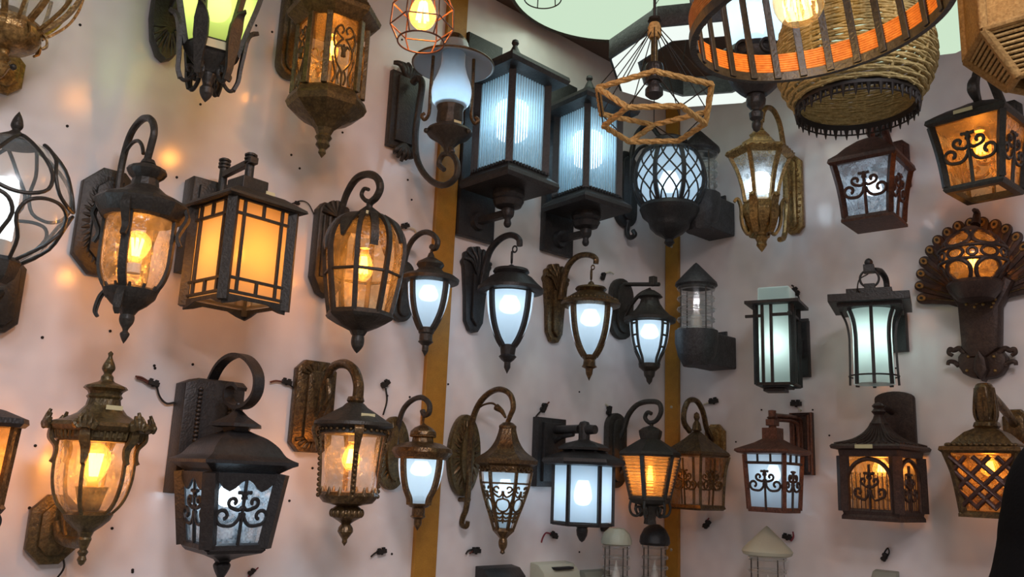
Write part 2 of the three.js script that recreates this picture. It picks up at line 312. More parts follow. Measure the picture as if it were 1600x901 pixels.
  plate(geo, mat, y, x = 0) { return this.wall('backplate', geo, mat, x, y, 0.0005); }
}
// tubes drawn on one face of an n-sided body; motif lines are given in half-widths about the middle of the face
function faceLines(L, prof, n, lines, r, out = 0.6, smooth = false) {
  const q = smooth ? dense(L.P(prof), 4) : L.P(prof), ys = q.map((v) => v[1]), ym = (Math.max(...ys) + Math.min(...ys)) / 2, h = profAt(q, ym) * Math.sin(PI / n), at = facePoint(q, n);
  return merge(lines.map((ln) => { const pts = (ln.pts || ln).map(([x, y]) => { const Yy = ym + y * h; return at(x, Yy, out * L.s); }); return tube(pts, (ln.r || r) * L.s, { seg: 6, per: 3, smooth: pts.length > 2 }); }));
}
const mirror = (ln) => ln.map(([x, y]) => [-x, y]);
// spear with two pairs of C-scrolls, as wrought-iron grilles have
function fleur(bottom, top, w = 0.78, y0 = -0.15) {
  const big = [[0.04, y0], [w * 0.12, y0 - 0.2], [w * 0.34, y0 - 0.37], ...spiral(w * 0.68, y0 - 0.1, w * 0.3, w * 0.09, -1.5, 4.4, 14)], small = [[0.03, y0 + 0.16], [w * 0.14, y0 + 0.08], ...spiral(w * 0.36, y0 + 0.3, w * 0.2, w * 0.06, -1.5, 4.2, 10)];
  const tip = [[0, y0 + 0.42], [0.06, y0 + 0.56], [0.2, y0 + 0.58]];
  return [[[0, bottom], [0, top]], big, mirror(big), small, mirror(small), tip, mirror(tip), { pts: [[-0.1, y0 - 0.05], [0.1, y0 - 0.05]], r: 2.6 }, { pts: [[-0.09, y0 + 0.42], [0.09, y0 + 0.42]], r: 2.4 }];
}
Lamp.prototype.frame = function (xc, yT, yB, hw) {
  const q = onWall(this.W, xc, (yT + yB) / 2), t = onWall(this.W, xc, yT).y, b = onWall(this.W, xc, yB).y;
  return { x: uOf(this.W, q) - uOf(this.W, this.base), y: (t + b) / 2 - this.v0, a: hw * this.wx, b: (t - b) / 2 };
};
// flat plate with a raised border and a boss
Lamp.prototype.simplePlate = function (f, shape, mat, depth = 0.018, boss = 0.72) {
  const pl = this.plate(extrude(shape(f.a, f.b), depth, 0.004), mat, f.y, f.x);
  if (boss) { const g = extrude(shape(f.a * boss, f.b * (1 - (1 - boss) * f.a / f.b)), 0.01, 0.004); g.translate(0, 0, depth); this.sub(pl, 'boss', g, mat); }
  return pl;
};
// flutes that fan over a plate between two ovals
Lamp.prototype.flutes = function (pl, f, n, from, to, r, mat, z, arc = [0, 2 * PI]) {
  const gs = []; for (let i = 0; i < n; i++) { const t = arc[0] + (arc[1] - arc[0]) * (i + 0.5) / n, c = Math.cos(t), s = Math.sin(t); gs.push(tube([[c * f.a * from, s * f.b * from, z], [c * f.a * to, s * f.b * to, z * 0.7]], r, { seg: 6, smooth: false })); }
  return this.sub(pl, 'fluting', merge(gs), mat);
};
// fan-shaped top with a tongue below, like a scallop shell
Lamp.prototype.shellPlate = function (f, mat, lobes = 7) {
  const pts = [], ya = f.b - f.a * 1.0; for (let i = 0; i <= 48; i++) { const t = -0.25 + (i / 48) * (PI + 0.5), k = 1 + 0.045 * Math.cos((i / 48) * lobes * 2 * PI + PI); pts.push([Math.cos(t) * f.a * k, ya + Math.sin(t) * f.a * k]); }
  pts.push([-f.a * 0.72, -f.b * 0.2], [-f.a * 0.62, -f.b * 0.75], [-f.a * 0.3, -f.b * 0.97], [0, -f.b], [f.a * 0.3, -f.b * 0.97], [f.a * 0.62, -f.b * 0.75], [f.a * 0.72, -f.b * 0.2]);
  const pl = this.plate(extrude(pts, 0.016, 0.004), mat, f.y, f.x), gs = [];
  for (let i = 0; i < lobes; i++) { const t = 0.0 + (i + 0.5) / lobes * PI; gs.push(tube([[0, ya - f.a * 0.75, 0.022], [Math.cos(t) * f.a * 0.55, ya + Math.sin(t) * f.a * 0.45, 0.022], [Math.cos(t) * f.a * 0.95, ya + Math.sin(t) * f.a * 0.95, 0.013]], (u) => f.a * (0.04 + 0.1 * u), { seg: 8 })); }
  this.sub(pl, 'fluting', merge(gs), mat);
  this.sub(pl, 'tongue', extrude([[-f.a * 0.4, ya - f.a * 0.6], [-f.a * 0.34, -f.b * 0.7], [0, -f.b * 0.86], [f.a * 0.34, -f.b * 0.7], [f.a * 0.4, ya - f.a * 0.6]], 0.012, 0.004).translate(0, 0, 0.015), mat);
  return pl;
};
// a drooping acanthus bracket on one meridian: list of [r, y, width]
Lamp.prototype.leaves = function (name, list, n, mat, { half = true, t = 3, turn = 0, only } = {}) {
  const c = new THREE.CatmullRomCurve3(list.map(([r, y]) => V(0, this.Y(y), r * this.s)), false, 'centripetal').getPoints((list.length - 1) * 5), ws = list.map((q) => q[2]);
  const w = (u) => { const x = u * (ws.length - 1), i = Math.min(ws.length - 2, Math.floor(x)); return (ws[i] + (ws[i + 1] - ws[i]) * (x - i)) * this.s; };
  const nor = c.map((p, i) => { const T = c[Math.min(c.length - 1, i + 1)].clone().sub(c[Math.max(0, i - 1)]); return V(0, T.z, -T.y).multiplyScalar(-1); });
  const body = strip(c, nor, w, t * this.s), vein = tube(c.map((p, i) => p.clone().addScaledVector(nor[i].clone().normalize(), t * 0.5 * this.s)), t * 0.35 * this.s, { seg: 5, smooth: false }), g = merge([body, vein]);
  for (let k = 0; k < n; k++) if (!only || only.includes(k)) this.put(name, g, mat, turn + ((k + (half ? 0.5 : 0)) * 2 * PI) / n);
};
const chainLink = (r, t, pos, turn) => boxUV(new THREE.TorusGeometry(r, t, 8, 20).scale(0.75, 1, 1).rotateY(turn).translate(0, pos.y, pos.z));

// ================================================================== LEFT WALL, top row
{ // A1 gilt globe lamp on an upturned stem
  const L = new Lamp('globe_wall_lamp', 'gilt up-facing globe lamp with curved gold ribs on an octagonal gold plate', WL, null, [10, 60], { p: 0.15 });
  L.turnTo(12);
  const glob = [[42, 36], [60, 20], [76, 0], [88, -24], [93, -56], [87, -90], [66, -114], [36, -126]];
  L.round('glass_globe', glob.map(([r, y]) => [r - 6, y]), G.globe, true, 40);
  L.ribs('rib', [[46, 38], [64, 22], [80, 2], [91, -22], [96, -56], [90, -90], [68, -116], [30, -130]], 8, 9, 6, M.gold);
  L.ribs('rib', [[49, 44], [66, 28], [84, 6], [95, -20], [100, -50]], 8, 5, 4, M.gold, { half: false });
  L.round('crown', [[0, -128], [34, -128], [40, -136], [24, -150], [8, -160], [0, -178]], M.gold);
  L.round('cup', [[0, 38], [46, 36], [50, 42], [47, 50], [48, 56], [44, 66], [34, 74], [12, 79], [0, 79]], M.gold);
  L.leaves('leaf_clip', [[46, 42, 10], [54, 48, 12], [56, 60, 8], [50, 66, 4]], 8, M.gold);
  L.round('stem', [[0, 78], [9, 78], [7, 86], [11, 92], [8, 97], [12, 102], [9, 110], [5, 118], [0, 122]], M.gold);
  L.ledBulb(-70, -10, 22, { k: 0.02 });
  const f = L.frame(2, 78, 148, 34), pl = L.simplePlate(f, (a, b) => octo(a, b, a * 0.55), M.gold, 0.014, 0.7);
  L.wall('arm', tube([[f.x, f.y, 0.02], [0, L.Y(112), L.p * 0.5], [0, L.Y(104), L.p]], 7 * L.s), M.gold);
  L.wall('thumb_screw', merge([sphere(5 * L.s, 0).translate(16 * L.s, L.Y(99), L.p), boxUV(new THREE.CylinderGeometry(2 * L.s, 2 * L.s, 16 * L.s, 8).rotateZ(PI / 2).translate(8 * L.s, L.Y(99), L.p))]), M.dark);
}
{ // A2 lime glass tulip
  const L = new Lamp('tulip_lantern', 'dark tulip-shaped lantern glowing lime green with leaf brackets', WL, [262, 40], [334, 50]); L.turnTo(8);
  const body = [[38, 80], [42, 66], [52, 28], [62, -8], [70, -50], [72, -80]];
  L.panes('pane', body, 6, G.lime, { smooth: true });
  L.ribs('rib', body, 6, 9, 8, M.dark);
  L.sided('roof', [[0, -130], [16, -126], [40, -112], [80, -86], [84, -80], [74, -74], [0, -74]], 6, M.dark);
  L.sided('cup', [[0, 74], [40, 74], [43, 80], [40, 88], [32, 98], [18, 110], [14, 116], [0, 116]], 6, M.dark);
  L.round('finial', [[0, 112], [11, 113], [10, 122], [7, 134], [10, 138], [10, 144], [6, 153], [0, 160]], M.dark, true, 20);
  L.leaves('leaf_bracket', [[68, 34, 3], [58, 38, 12], [51, 54, 22], [48, 78, 22], [46, 100, 15], [45, 118, 11], [40, 132, 9]], 6, M.dark, { t: 5 });
  const q = L.P([[0, 0]]);
  for (let k = 0; k < 6; k++) { const pts = [[41, 130], [34, 134], [25, 127], [21, 116], [26, 109], [32, 112], [30, 119]].map(([r, y]) => [0, L.Y(y), r * L.s]); L.put('scroll', tube(pts, 3.2 * L.s), M.dark, (k + 0.5) * PI / 3); }
  L.sticker(34, 13, 84, 38, 0);
  L.ledBulb(32, -20, 22, { k: 0.06, c: [1, 1, 0.92] });
  const f = L.frame(262, -80, 104, 28), pl = L.plate(extrude([[-f.a, f.b], [f.a, f.b], [f.a, -f.b * 0.35], [f.a * 0.8, -f.b * 0.7], [f.a * 0.4, -f.b * 0.93], [0, -f.b], [-f.a * 0.4, -f.b * 0.93], [-f.a * 0.8, -f.b * 0.7], [-f.a, -f.b * 0.35]], 0.03, 0.006), M.dark, f.y, f.x);
  const gs = []; for (let i = 0; i < 11; i++) { const t = PI + (i + 0.5) / 11 * PI; gs.push(tube([[Math.cos(t) * f.a * 0.25, -f.b * 0.45 + Math.sin(t) * f.b * 0.12, 0.033], [Math.cos(t) * f.a * 0.9, -f.b * 0.45 + Math.sin(t) * f.b * 0.48, 0.028]], 0.003, { seg: 6, smooth: false })); }
  L.sub(pl, 'fluting', merge(gs), M.dark);
  L.wall('arm', tube([[f.x, L.Y(-40), 0.03], [0, L.Y(-110), L.p * 0.4], [0, L.Y(-160), L.p * 0.8], [0, L.Y(-128), L.p]], 6 * L.s), M.dark);
}
{ // A3 chamfered lantern with floral grille
  const L = new Lamp('chamfered_lantern', 'weathered bronze lantern with floral pierced panels and a deep spun base', WL, [455, 60], [516, 100]); L.turnTo(22);
  const R = 51, bot = 152, top = 44, body = [[R, bot], [R + 2, top]];
  // wide faces of a square, narrow faces between them
  const yb = L.Y(bot), yt = L.Y(top), ap = R * 0.93 * L.s, hw = 20 * L.s, vine = [];
  for (const sx of [-1, 1]) {
    vine.push([[0, -2.6], [0.05 * sx, -1.6], [0.55 * sx, -0.9], [0.75 * sx, 0], [0.4 * sx, 0.6], [0.1 * sx, 0.9]], [[0.75 * sx, -2.5], [0.55 * sx, -1.9], [0.75 * sx, -1.2], [0.9 * sx, -0.6]], [[0.8 * sx, 0.2], [0.9 * sx, 0.9], [0.7 * sx, 1.6], [0.35 * sx, 1.9], [0.1 * sx, 1.6], [0.25 * sx, 1.3]], [[0.1 * sx, 0.9], [0.5 * sx, 1.1], [0.85 * sx, 1.5]], [[0.2 * sx, -2.5], [0.35 * sx, -2.0], [0.2 * sx, -1.5]]);
  }
  const ym = (yb + yt) / 2, hh = (yt - yb) / 2, mp = ([x, y]) => V(x * hw * 0.95, ym + y / 2.7 * hh, ap + 0.5 * L.s);
  const grille = merge([...vine.map((ln) => tube(ln.map(mp), 1.7 * L.s, { seg: 6, per: 3 })), ...[-1, 1].map((s) => tube([mp([0, 0]), mp([0.28 * s, 0.35]), mp([0.55 * s, 0.15])], (u) => (3.4 - 2.4 * u) * L.s, { seg: 6 })), tube([mp([0, -0.4]), mp([0, 0.5])], (u) => (4.2 - 2.6 * u) * L.s, { seg: 6, smooth: false })]);
  const paneG = boxUV(new THREE.PlaneGeometry(hw * 2, yt - yb).translate(0, ym, ap - 3 * L.s)), slotG = boxUV(new THREE.PlaneGeometry(14 * L.s, yt - yb).translate(0, ym, ap + 2 * L.s));
  for (let k = 0; k < 4; k++) { L.put('pane', paneG, G.seedy, k * PI / 2); L.put('grille', grille, M.olive, k * PI / 2); L.put('pane', slotG, G.seedy, (k + 0.5) * PI / 2); }
  for (let k = 0; k < 8; k++) { const t = Math.floor(k / 2) * PI / 2 + (k % 2 ? 1 : -1) * 0.51; L.put('post', box(9 * L.s, yt - yb, 7 * L.s, 0, ym, 54 * L.s), M.olive, t); }
  L.sided('roof', [[0, 46], [52, 46], [60, 42], [72, 34], [74, 28], [70, 22], [58, 12], [44, 4], [38, -4], [34, -30], [20, -60], [0, -66]], 8, M.olive);
  const bd = []; for (let i = 0; i < 8; i++) for (let j = 0; j < 6; j++) { const a0 = (i - 0.5) * PI / 4, a1 = a0 + PI / 4, u = (j + 0.5) / 6, r = 61 * L.s, y = L.Y(15); bd.push(sphere(3.4 * L.s).translate(r * (Math.sin(a0) * (1 - u) + Math.sin(a1) * u), y, r * (Math.cos(a0) * (1 - u) + Math.cos(a1) * u))); }
  L.put('beading', merge(bd), M.olive);
  L.sided('base', [[0, 150], [52, 150], [58, 156], [62, 166], [58, 174], [44, 184], [26, 193], [15, 202], [10, 212], [0, 212]], 8, M.olive);
  L.round('finial', [[0, 208], [10, 210], [13, 215], [9, 221], [11, 227], [5, 234], [6, 239], [0, 247]], M.olive, false, 18);
  L.amberBulb(95, 55, 11, { k: 0.04 }); 
  const f = L.frame(457, -90, 130, 20); L.simplePlate(f, (a, b) => oblong(a, b), M.olive, 0.03, 0.7);
  L.wall('arm', tube([[f.x, L.Y(-20), 0.035], [0, L.Y(-70), L.p * 0.4], [0, L.Y(-100), L.p * 0.8], [0, L.Y(-62), L.p]], 7 * L.s), M.olive);
}
{ // A5 hurricane lamp
  const L = new Lamp('hurricane_wall_lamp', 'oil-lamp style wall light with frosted chimney under a round tin shade', WL, [626, 180], [704, 170]); L.turnTo(0);
  const br = M.bronze;
  L.round('chimney', [[22, 168], [29, 160], [32, 148], [30, 134], [23, 116], [19, 100], [19, 78]], G.frost, true);
  const sh = L.round('shade', [[17, 84], [24, 86], [62, 104], [65, 103], [64, 100], [26, 80], [22, 68], [18, 68]], M.enamel);
  L.sub(sh, 'rim', boxUV(new THREE.TorusGeometry(64 * L.s, 1.6 * L.s, 8, 48).rotateX(PI / 2).translate(0, L.Y(102), 0)), br);
  L.round('smoke_cap', [[0, 54], [12, 56], [20, 64], [22, 72], [18, 78], [0, 78]], br);
  L.round('burner', [[0, 164], [20, 164], [22, 168], [20, 174], [21, 190], [18, 198], [0, 198]], M.dark);
  L.round('oil_dish', [[0, 196], [20, 197], [34, 204], [36, 208], [32, 213], [18, 221], [8, 231], [5, 240], [0, 240]], M.dark);
  for (const a of [-1, 1]) L.put('support_rod', tube([[0, L.Y(92), 32 * L.s], [0, L.Y(150), 33 * L.s], [0, L.Y(185), 34 * L.s], [0, L.Y(192), 40 * L.s], [0, L.Y(186), 44 * L.s], [0, L.Y(182), 40 * L.s]], 2.8 * L.s), br, a * 1.45);
  for (let k = 0; k < 3; k++) L.put('knob', sphere(4 * L.s).translate(0, L.Y(212), 38 * L.s), M.dark, k * 2.1 + 0.9);
  L.sticker(13, 6, 198, 23, 0.55);
  L.ledBulb(158, 178, 13, { k: 0.4 });
  const f = L.frame(626, 102, 254, 22), pl = L.simplePlate({ ...f, b: f.b * 0.78 }, (a, b) => rect(a, b), M.dark, 0.02, 0.7);
  L.sub(pl, 'leaf_crest', merge([-2, -1, 0, 1, 2].map((i) => tube([[0, f.b * 0.7, 0.02], [i * f.a * 0.35, f.b * 0.9, 0.026], [i * f.a * 0.5, f.b * (1.02 - 0.05 * Math.abs(i)), 0.016]], (u) => f.a * (0.22 - 0.1 * u), { seg: 8 }))), M.dark);
  L.sub(pl, 'leaf_pendant', merge([-2, -1, 0, 1, 2].map((i) => tube([[0, -f.b * 0.7, 0.02], [i * f.a * 0.3, -f.b * 0.88, 0.026], [i * f.a * 0.25, -f.b * (1.03 - 0.06 * Math.abs(i)), 0.016]], (u) => f.a * (0.22 - 0.12 * u), { seg: 8 }))), M.dark);
  L.arm('scroll_arm', [[645, 130], [652, 122], [659, 128], [655, 165], [649, 210], [652, 250], [672, 281], [696, 289], [713, 275], [714, 254], [703, 240], [691, 243], [686, 256], [694, 265]], (u) => 6.2 - 2.2 * u, M.dark, { per: 5 });
  L.arm('scroll_end', [[704, 240], [706, 236], [704, 232]], 5, M.dark);
}
function ribbedLantern(label, plateX, headX, top, bottom, S, plateBox) { // A6, A7: y of finial tip and of knob end
  const L = new Lamp('ribbed_glass_lantern', label, WL, plateX, [headX, (top + bottom) / 2], { group: undefined }); L.turnTo(43);
  const H = bottom - top, y = (v) => top + v / 295 * H, r = (v) => v * S, m = M.black;   // authored on a 295-unit tall lantern
  const body = [[r(55), y(212)], [r(55), y(66)]];
  const fl = []; for (let i = 0; i < 13; i++) { const x = (i - 6) * r(5.6) * L.s; fl.push(box(r(2.2) * L.s, L.Y(y(66)) - L.Y(y(212)), r(1.6) * L.s, x, (L.Y(y(66)) + L.Y(y(212))) / 2, (r(55) * Math.SQRT1_2 - 1.5) * L.s, 0.0004)); }
  const flg = merge(fl); for (const pn of L.panes('ribbed_pane', body, 4, G.ribbed, { ripple: 0.9, steps: 22, out: -3 })) L.sub(pn, 'flutes', flg, G.flute);
  L.ribs('corner_post', body, 4, r(11), r(11), m, { smooth: false });
  L.sided('roof', [[0, y(20)], [r(12), y(24)], [r(30), y(36)], [r(88), y(58)], [r(90), y(64)], [r(86), y(70)], [r(60), y(74)], [0, y(74)]], 4, m);
  L.round('roof_finial', [[0, y(0)], [r(5), y(3)], [r(6), y(7)], [r(3.5), y(11)], [r(5), y(14)], [r(9), y(22)], [r(13), y(27)], [0, y(30)]], m, false, 18);
  L.sided('base_tray', [[0, y(210)], [r(60), y(210)], [r(62), y(216)], [r(76), y(224)], [r(78), y(230)], [r(74), y(236)], [r(30), y(238)], [0, y(238)]], 4, m);
  L.faces('dentil', 4, merge(Array.from({ length: 13 }, (_, i) => box(r(3) * L.s, r(5) * L.s, r(4) * L.s, (i - 6) * r(6.4) * L.s, L.Y(y(211)), r(44) * L.s, 0.0004))), m);
  L.round('cup', [[0, y(236)], [r(24), y(236)], [r(25), y(246)], [r(22), y(250)], [r(24), y(254)], [r(20), y(262)], [r(8), y(266)], [0, y(266)]], m);
  L.round('knob', [[0, y(264)], [r(9), y(265)], [r(9), y(276)], [r(5), y(281)], [r(5), y(284)], [r(6), y(288)], [r(4), y(293)], [0, y(295)]], m, true, 18);
  L.put('bulb', lathe(L.P([[0, y(156)], [r(20), y(155)], [r(25), y(150)], [r(26), y(108)], [r(22), y(102)], [0, y(101)]]), 28), E.block); L.put('socket', lathe(L.P([[0, y(102)], [r(14), y(102)], [r(14), y(72)], [0, y(72)]]), 20), M.socket); L.light(y(128), COOL, 0.005);
  const f = L.frame(...plateBox), pl = L.simplePlate(f, rect, m, 0.022, 0);
  L.sub(pl, 'screw', boxUV(new THREE.SphereGeometry(0.004, 8, 6).translate(f.a * 0.4, f.b * 0.1, 0.023)), M.steel);
  L.wall('arm', box(0.018, 0.018, L.p, f.x * 0.5, L.Y(y(272)), L.p / 2), m);
  L.wall('arm_flange', boxUV(new THREE.CylinderGeometry(0.022, 0.026, 0.014, 24).rotateX(PI / 2).translate(f.x * 0.5, L.Y(y(272)), 0.028)), m);
  return L;
}
ribbedLantern('tall black lantern with fluted glass behind the frosted hurricane lamp', [744, 220], 799, 61, 356, 1, [744, 62, 377, 27]);
ribbedLantern('tall black lantern with fluted glass behind the rope hexagon pendant', [868, 250], 918, 117, 385, 0.9, [869, 128, 399, 22]);
{ // L8 lattice globe
  const L = new Lamp('lattice_globe_lantern', 'round black lantern with crossed lattice bars over white glass', WL, [974, 300], [1046, 290]); L.turnTo(0);
  const gl = [[36, 330], [50, 312], [56, 290], [54, 266], [44, 244], [34, 234]];
  L.round('glass_globe', gl.map(([r, y]) => [r - 4, y]), G.frost, true);
  L.ribs('rib', gl, 8, 6, 4, M.black, { half: true });
  const q = dense(L.P(gl), 6), ys = q.map((v) => v[1]), lo = Math.min(...ys), hi = Math.max(...ys), at = (ph, u) => { const Yy = lo + (hi - lo) * u, r = profAt(q, Yy) + 0.5 * L.s; return V(Math.sin(ph) * r, Yy, Math.cos(ph) * r); };
  for (let k = 0; k < 8; k++) { const ls = []; for (const off of [-0.5, 0.5]) for (const sg of [-1, 1]) { const pts = []; for (let i = 0; i <= 16; i++) { const u = i / 16; pts.push(at(off * 0.39 + sg * 0.5 * Math.sin((u - 0.5) * PI), u)); } ls.push(tube(pts, 1.3 * L.s, { seg: 6, smooth: false })); } L.put('lattice', merge(ls), M.black, k * PI / 4); }
  L.round('collar', [[0, 214], [20, 216], [28, 221], [28, 228], [22, 231], [24, 234], [44, 238], [45, 242], [38, 244], [0, 244]], M.black);
  L.round('base', [[0, 322], [44, 322], [46, 328], [42, 338], [33, 346], [31, 352], [30, 356], [22, 364], [10, 371], [6, 374], [8, 379], [4, 384], [0, 386]], M.black);
  L.ledBulb(300, 270, 17, { k: 0.06 });
  const f = L.frame(973, 238, 356, 10); L.simplePlate({ ...f, a: f.a * 1.6 }, oblong, M.black, 0.02, 0.6);
  L.arm('scroll_arm', [[989, 360], [992, 366], [986, 371], [980, 366], [982, 340], [984, 290], [987, 240], [995, 210], [1008, 196], [1020, 200], [1030, 212], [1044, 216]], (u) => 4.6 - 1.4 * Math.abs(u - 0.5), M.black);
  L.arm('inner_scroll', [[986, 262], [990, 245], [1000, 231], [1010, 228], [1013, 233], [1008, 236]], 3, M.black);
  L.arm('stay', [[976, 300], [984, 300]], 4, M.black);
}

// ================================================================== LEFT WALL, middle row
{ // B0 caged globe at the edge
  const L = new Lamp('caged_globe_lantern', 'clear glass globe lantern in a dark looped cage with a white lamp inside', WL, null, [6, 315], { p: 0.17 }); L.turnTo(10);
  const gp = []; for (let i = 0; i <= 16; i++) { const t = -1.15 + i / 16 * 2.3; gp.push([97 * Math.cos(t), 312 - 100 * Math.sin(t)]); }
  L.round('glass_globe', gp.map(([r, y]) => [r - 5, y]), G.globe, false, 44);
  const rr = (y) => Math.sqrt(Math.max(1, 98 * 98 - ((y - 312) / 1.03) ** 2)), at = (ph, y) => { const r = rr(y) * L.s; return V(Math.sin(ph) * r, L.Y(y), Math.cos(ph) * r); };
  const petalUp = (c, w) => { const o = []; for (let i = 0; i <= 16; i++) { const t = i / 16; o.push(at(c + w * Math.sin(t * PI) * (t < 0.5 ? -1 : -1), 0)); } return o; };
  for (let k = 0; k < 6; k++) { const w = PI / 6.4;
    const up = [[0, 222], [-0.25, 226], [-0.7, 250], [-1, 280], [-0.85, 305], [-0.4, 317], [0, 320], [0.4, 317], [0.85, 305], [1, 280], [0.7, 250], [0.25, 226]].map(([a, y]) => at(a * w, y));
    L.put('upper_loop', tube(up, 3 * L.s, { closed: true, per: 3 }), M.dark, k * PI / 3);
    const dn = [[-0.3, 405], [-0.7, 380], [-1, 350], [-0.8, 330], [-0.4, 321], [0, 319], [0.4, 321], [0.8, 330], [1, 350], [0.7, 380], [0.3, 405]].map(([a, y]) => at(a * w, y));
    L.put('lower_loop', tube(dn, 3 * L.s, { per: 3 }), M.dark, (k + 0.5) * PI / 3);
  }
  L.round('cap', [[0, 205], [10, 208], [30, 219], [36, 226], [30, 228], [0, 228]], M.dark);
  L.round('finial', [[0, 174], [5, 182], [8, 190], [9, 198], [6, 204], [10, 208], [0, 210]], M.dark, true, 18);
  L.sided('cup', [[0, 402], [34, 402], [38, 408], [36, 420], [32, 432], [22, 442], [0, 442]], 8, M.dark);
  L.round('stem', [[0, 440], [8, 442], [6, 455], [9, 466], [5, 480], [0, 486]], M.red, false, 18);
  L.put('bulb', lathe(L.P([[0, 278], [16, 280], [20, 300], [20, 372], [16, 378], [0, 378]]), 22), glow([0.9, 0.95, 1], 1.6)); L.put('socket', lathe(L.P([[0, 376], [20, 376], [22, 404], [0, 404]]), 20), M.socket);
  L.light(320, COOL, 0.015);
  const f = L.frame(-4, 400, 520, 36); L.simplePlate(f, (a, b) => octo(a, b, a * 0.5), M.dark, 0.02, 0.7);
  L.wall('arm', tube([[f.x, f.y, 0.025], [0, L.Y(490), L.p * 0.5], [0, L.Y(478), L.p]], 7 * L.s), M.dark);
}
{ // B1 octagonal shell plate, water glass
  const L = new Lamp('water_glass_lantern', 'dark lantern with rippled clear glass, hooped arm and fluted octagonal plate', WL, [163, 350], [213, 390]); L.turnTo(26);
  const m = M.dark, gl = [[30, 455], [42, 442], [49, 420], [51, 390], [51, 338]];
  L.round('glass_shade', gl.map(([r, y]) => [r - 3, y]), G.water, true, 40);
  L.ribs('rib', [[26, 462], [42, 446], [51, 422], [53, 390], [53, 338]], 4, 12, 5, m);
  L.sided('roof', [[0, 256], [14, 258], [28, 264], [31, 269], [27, 275], [20, 281], [22, 292], [36, 303], [66, 316], [71, 322], [68, 330], [60, 342], [54, 346], [0, 346]], 12, m);
  L.round('collar', [[0, 248], [9, 250], [12, 256], [8, 260], [0, 260]], m, false, 20);
  L.leaves('bracket', [[66, 322, 10], [72, 338, 14], [66, 352, 12], [60, 368, 10], [66, 382, 8]], 4, m, { t: 5 });
  L.round('cup', [[0, 448], [34, 450], [40, 454], [37, 464], [26, 476], [15, 484], [10, 492], [0, 492]], m);
  const pts = []; for (let k = 0; k < 12; k++) { const a = k / 12 * 2 * PI; pts.push(tube([[Math.sin(a) * 30 * L.s, L.Y(466), Math.cos(a) * 30 * L.s], [Math.sin(a) * 41 * L.s, L.Y(447), Math.cos(a) * 41 * L.s]], (u) => (5 - 3 * u) * L.s, { seg: 6, smooth: false })); }
  L.put('leaf_crown', merge(pts), m);
  L.round('finial', [[0, 488], [9, 490], [11, 496], [10, 504], [5, 513], [4, 517], [7, 521], [4, 530], [0, 537]], m, true, 18);
  L.leaves('tail', [[34, 452, 10], [43, 464, 12], [47, 478, 12], [48, 490, 10], [44, 497, 6]], 4, m, { half: true, t: 4, only: [2, 3] });
  L.amberBulb(360, 412, 21, { k: 0.06 });
  const f = L.frame(163, 266, 434, 46), pl = L.simplePlate(f, (a, b) => octo(a, b, a * 0.62), m, 0.02, 0.55);
  L.flutes(pl, f, 40, 0.62, 0.9, 0.0042, m, 0.022);
  L.arm('hoop_arm', [[178, 345], [184, 300], [192, 250], [205, 208], [223, 186], [237, 188], [241, 206], [236, 228], [230, 250]], 6, m);
  L.arm('inner_scroll', [[196, 238], [206, 224], [216, 220], [222, 228], [224, 240]], 3.2, m);
  L.arm('lower_arm', [[165, 360], [180, 330], [196, 314]], 6, m);
}
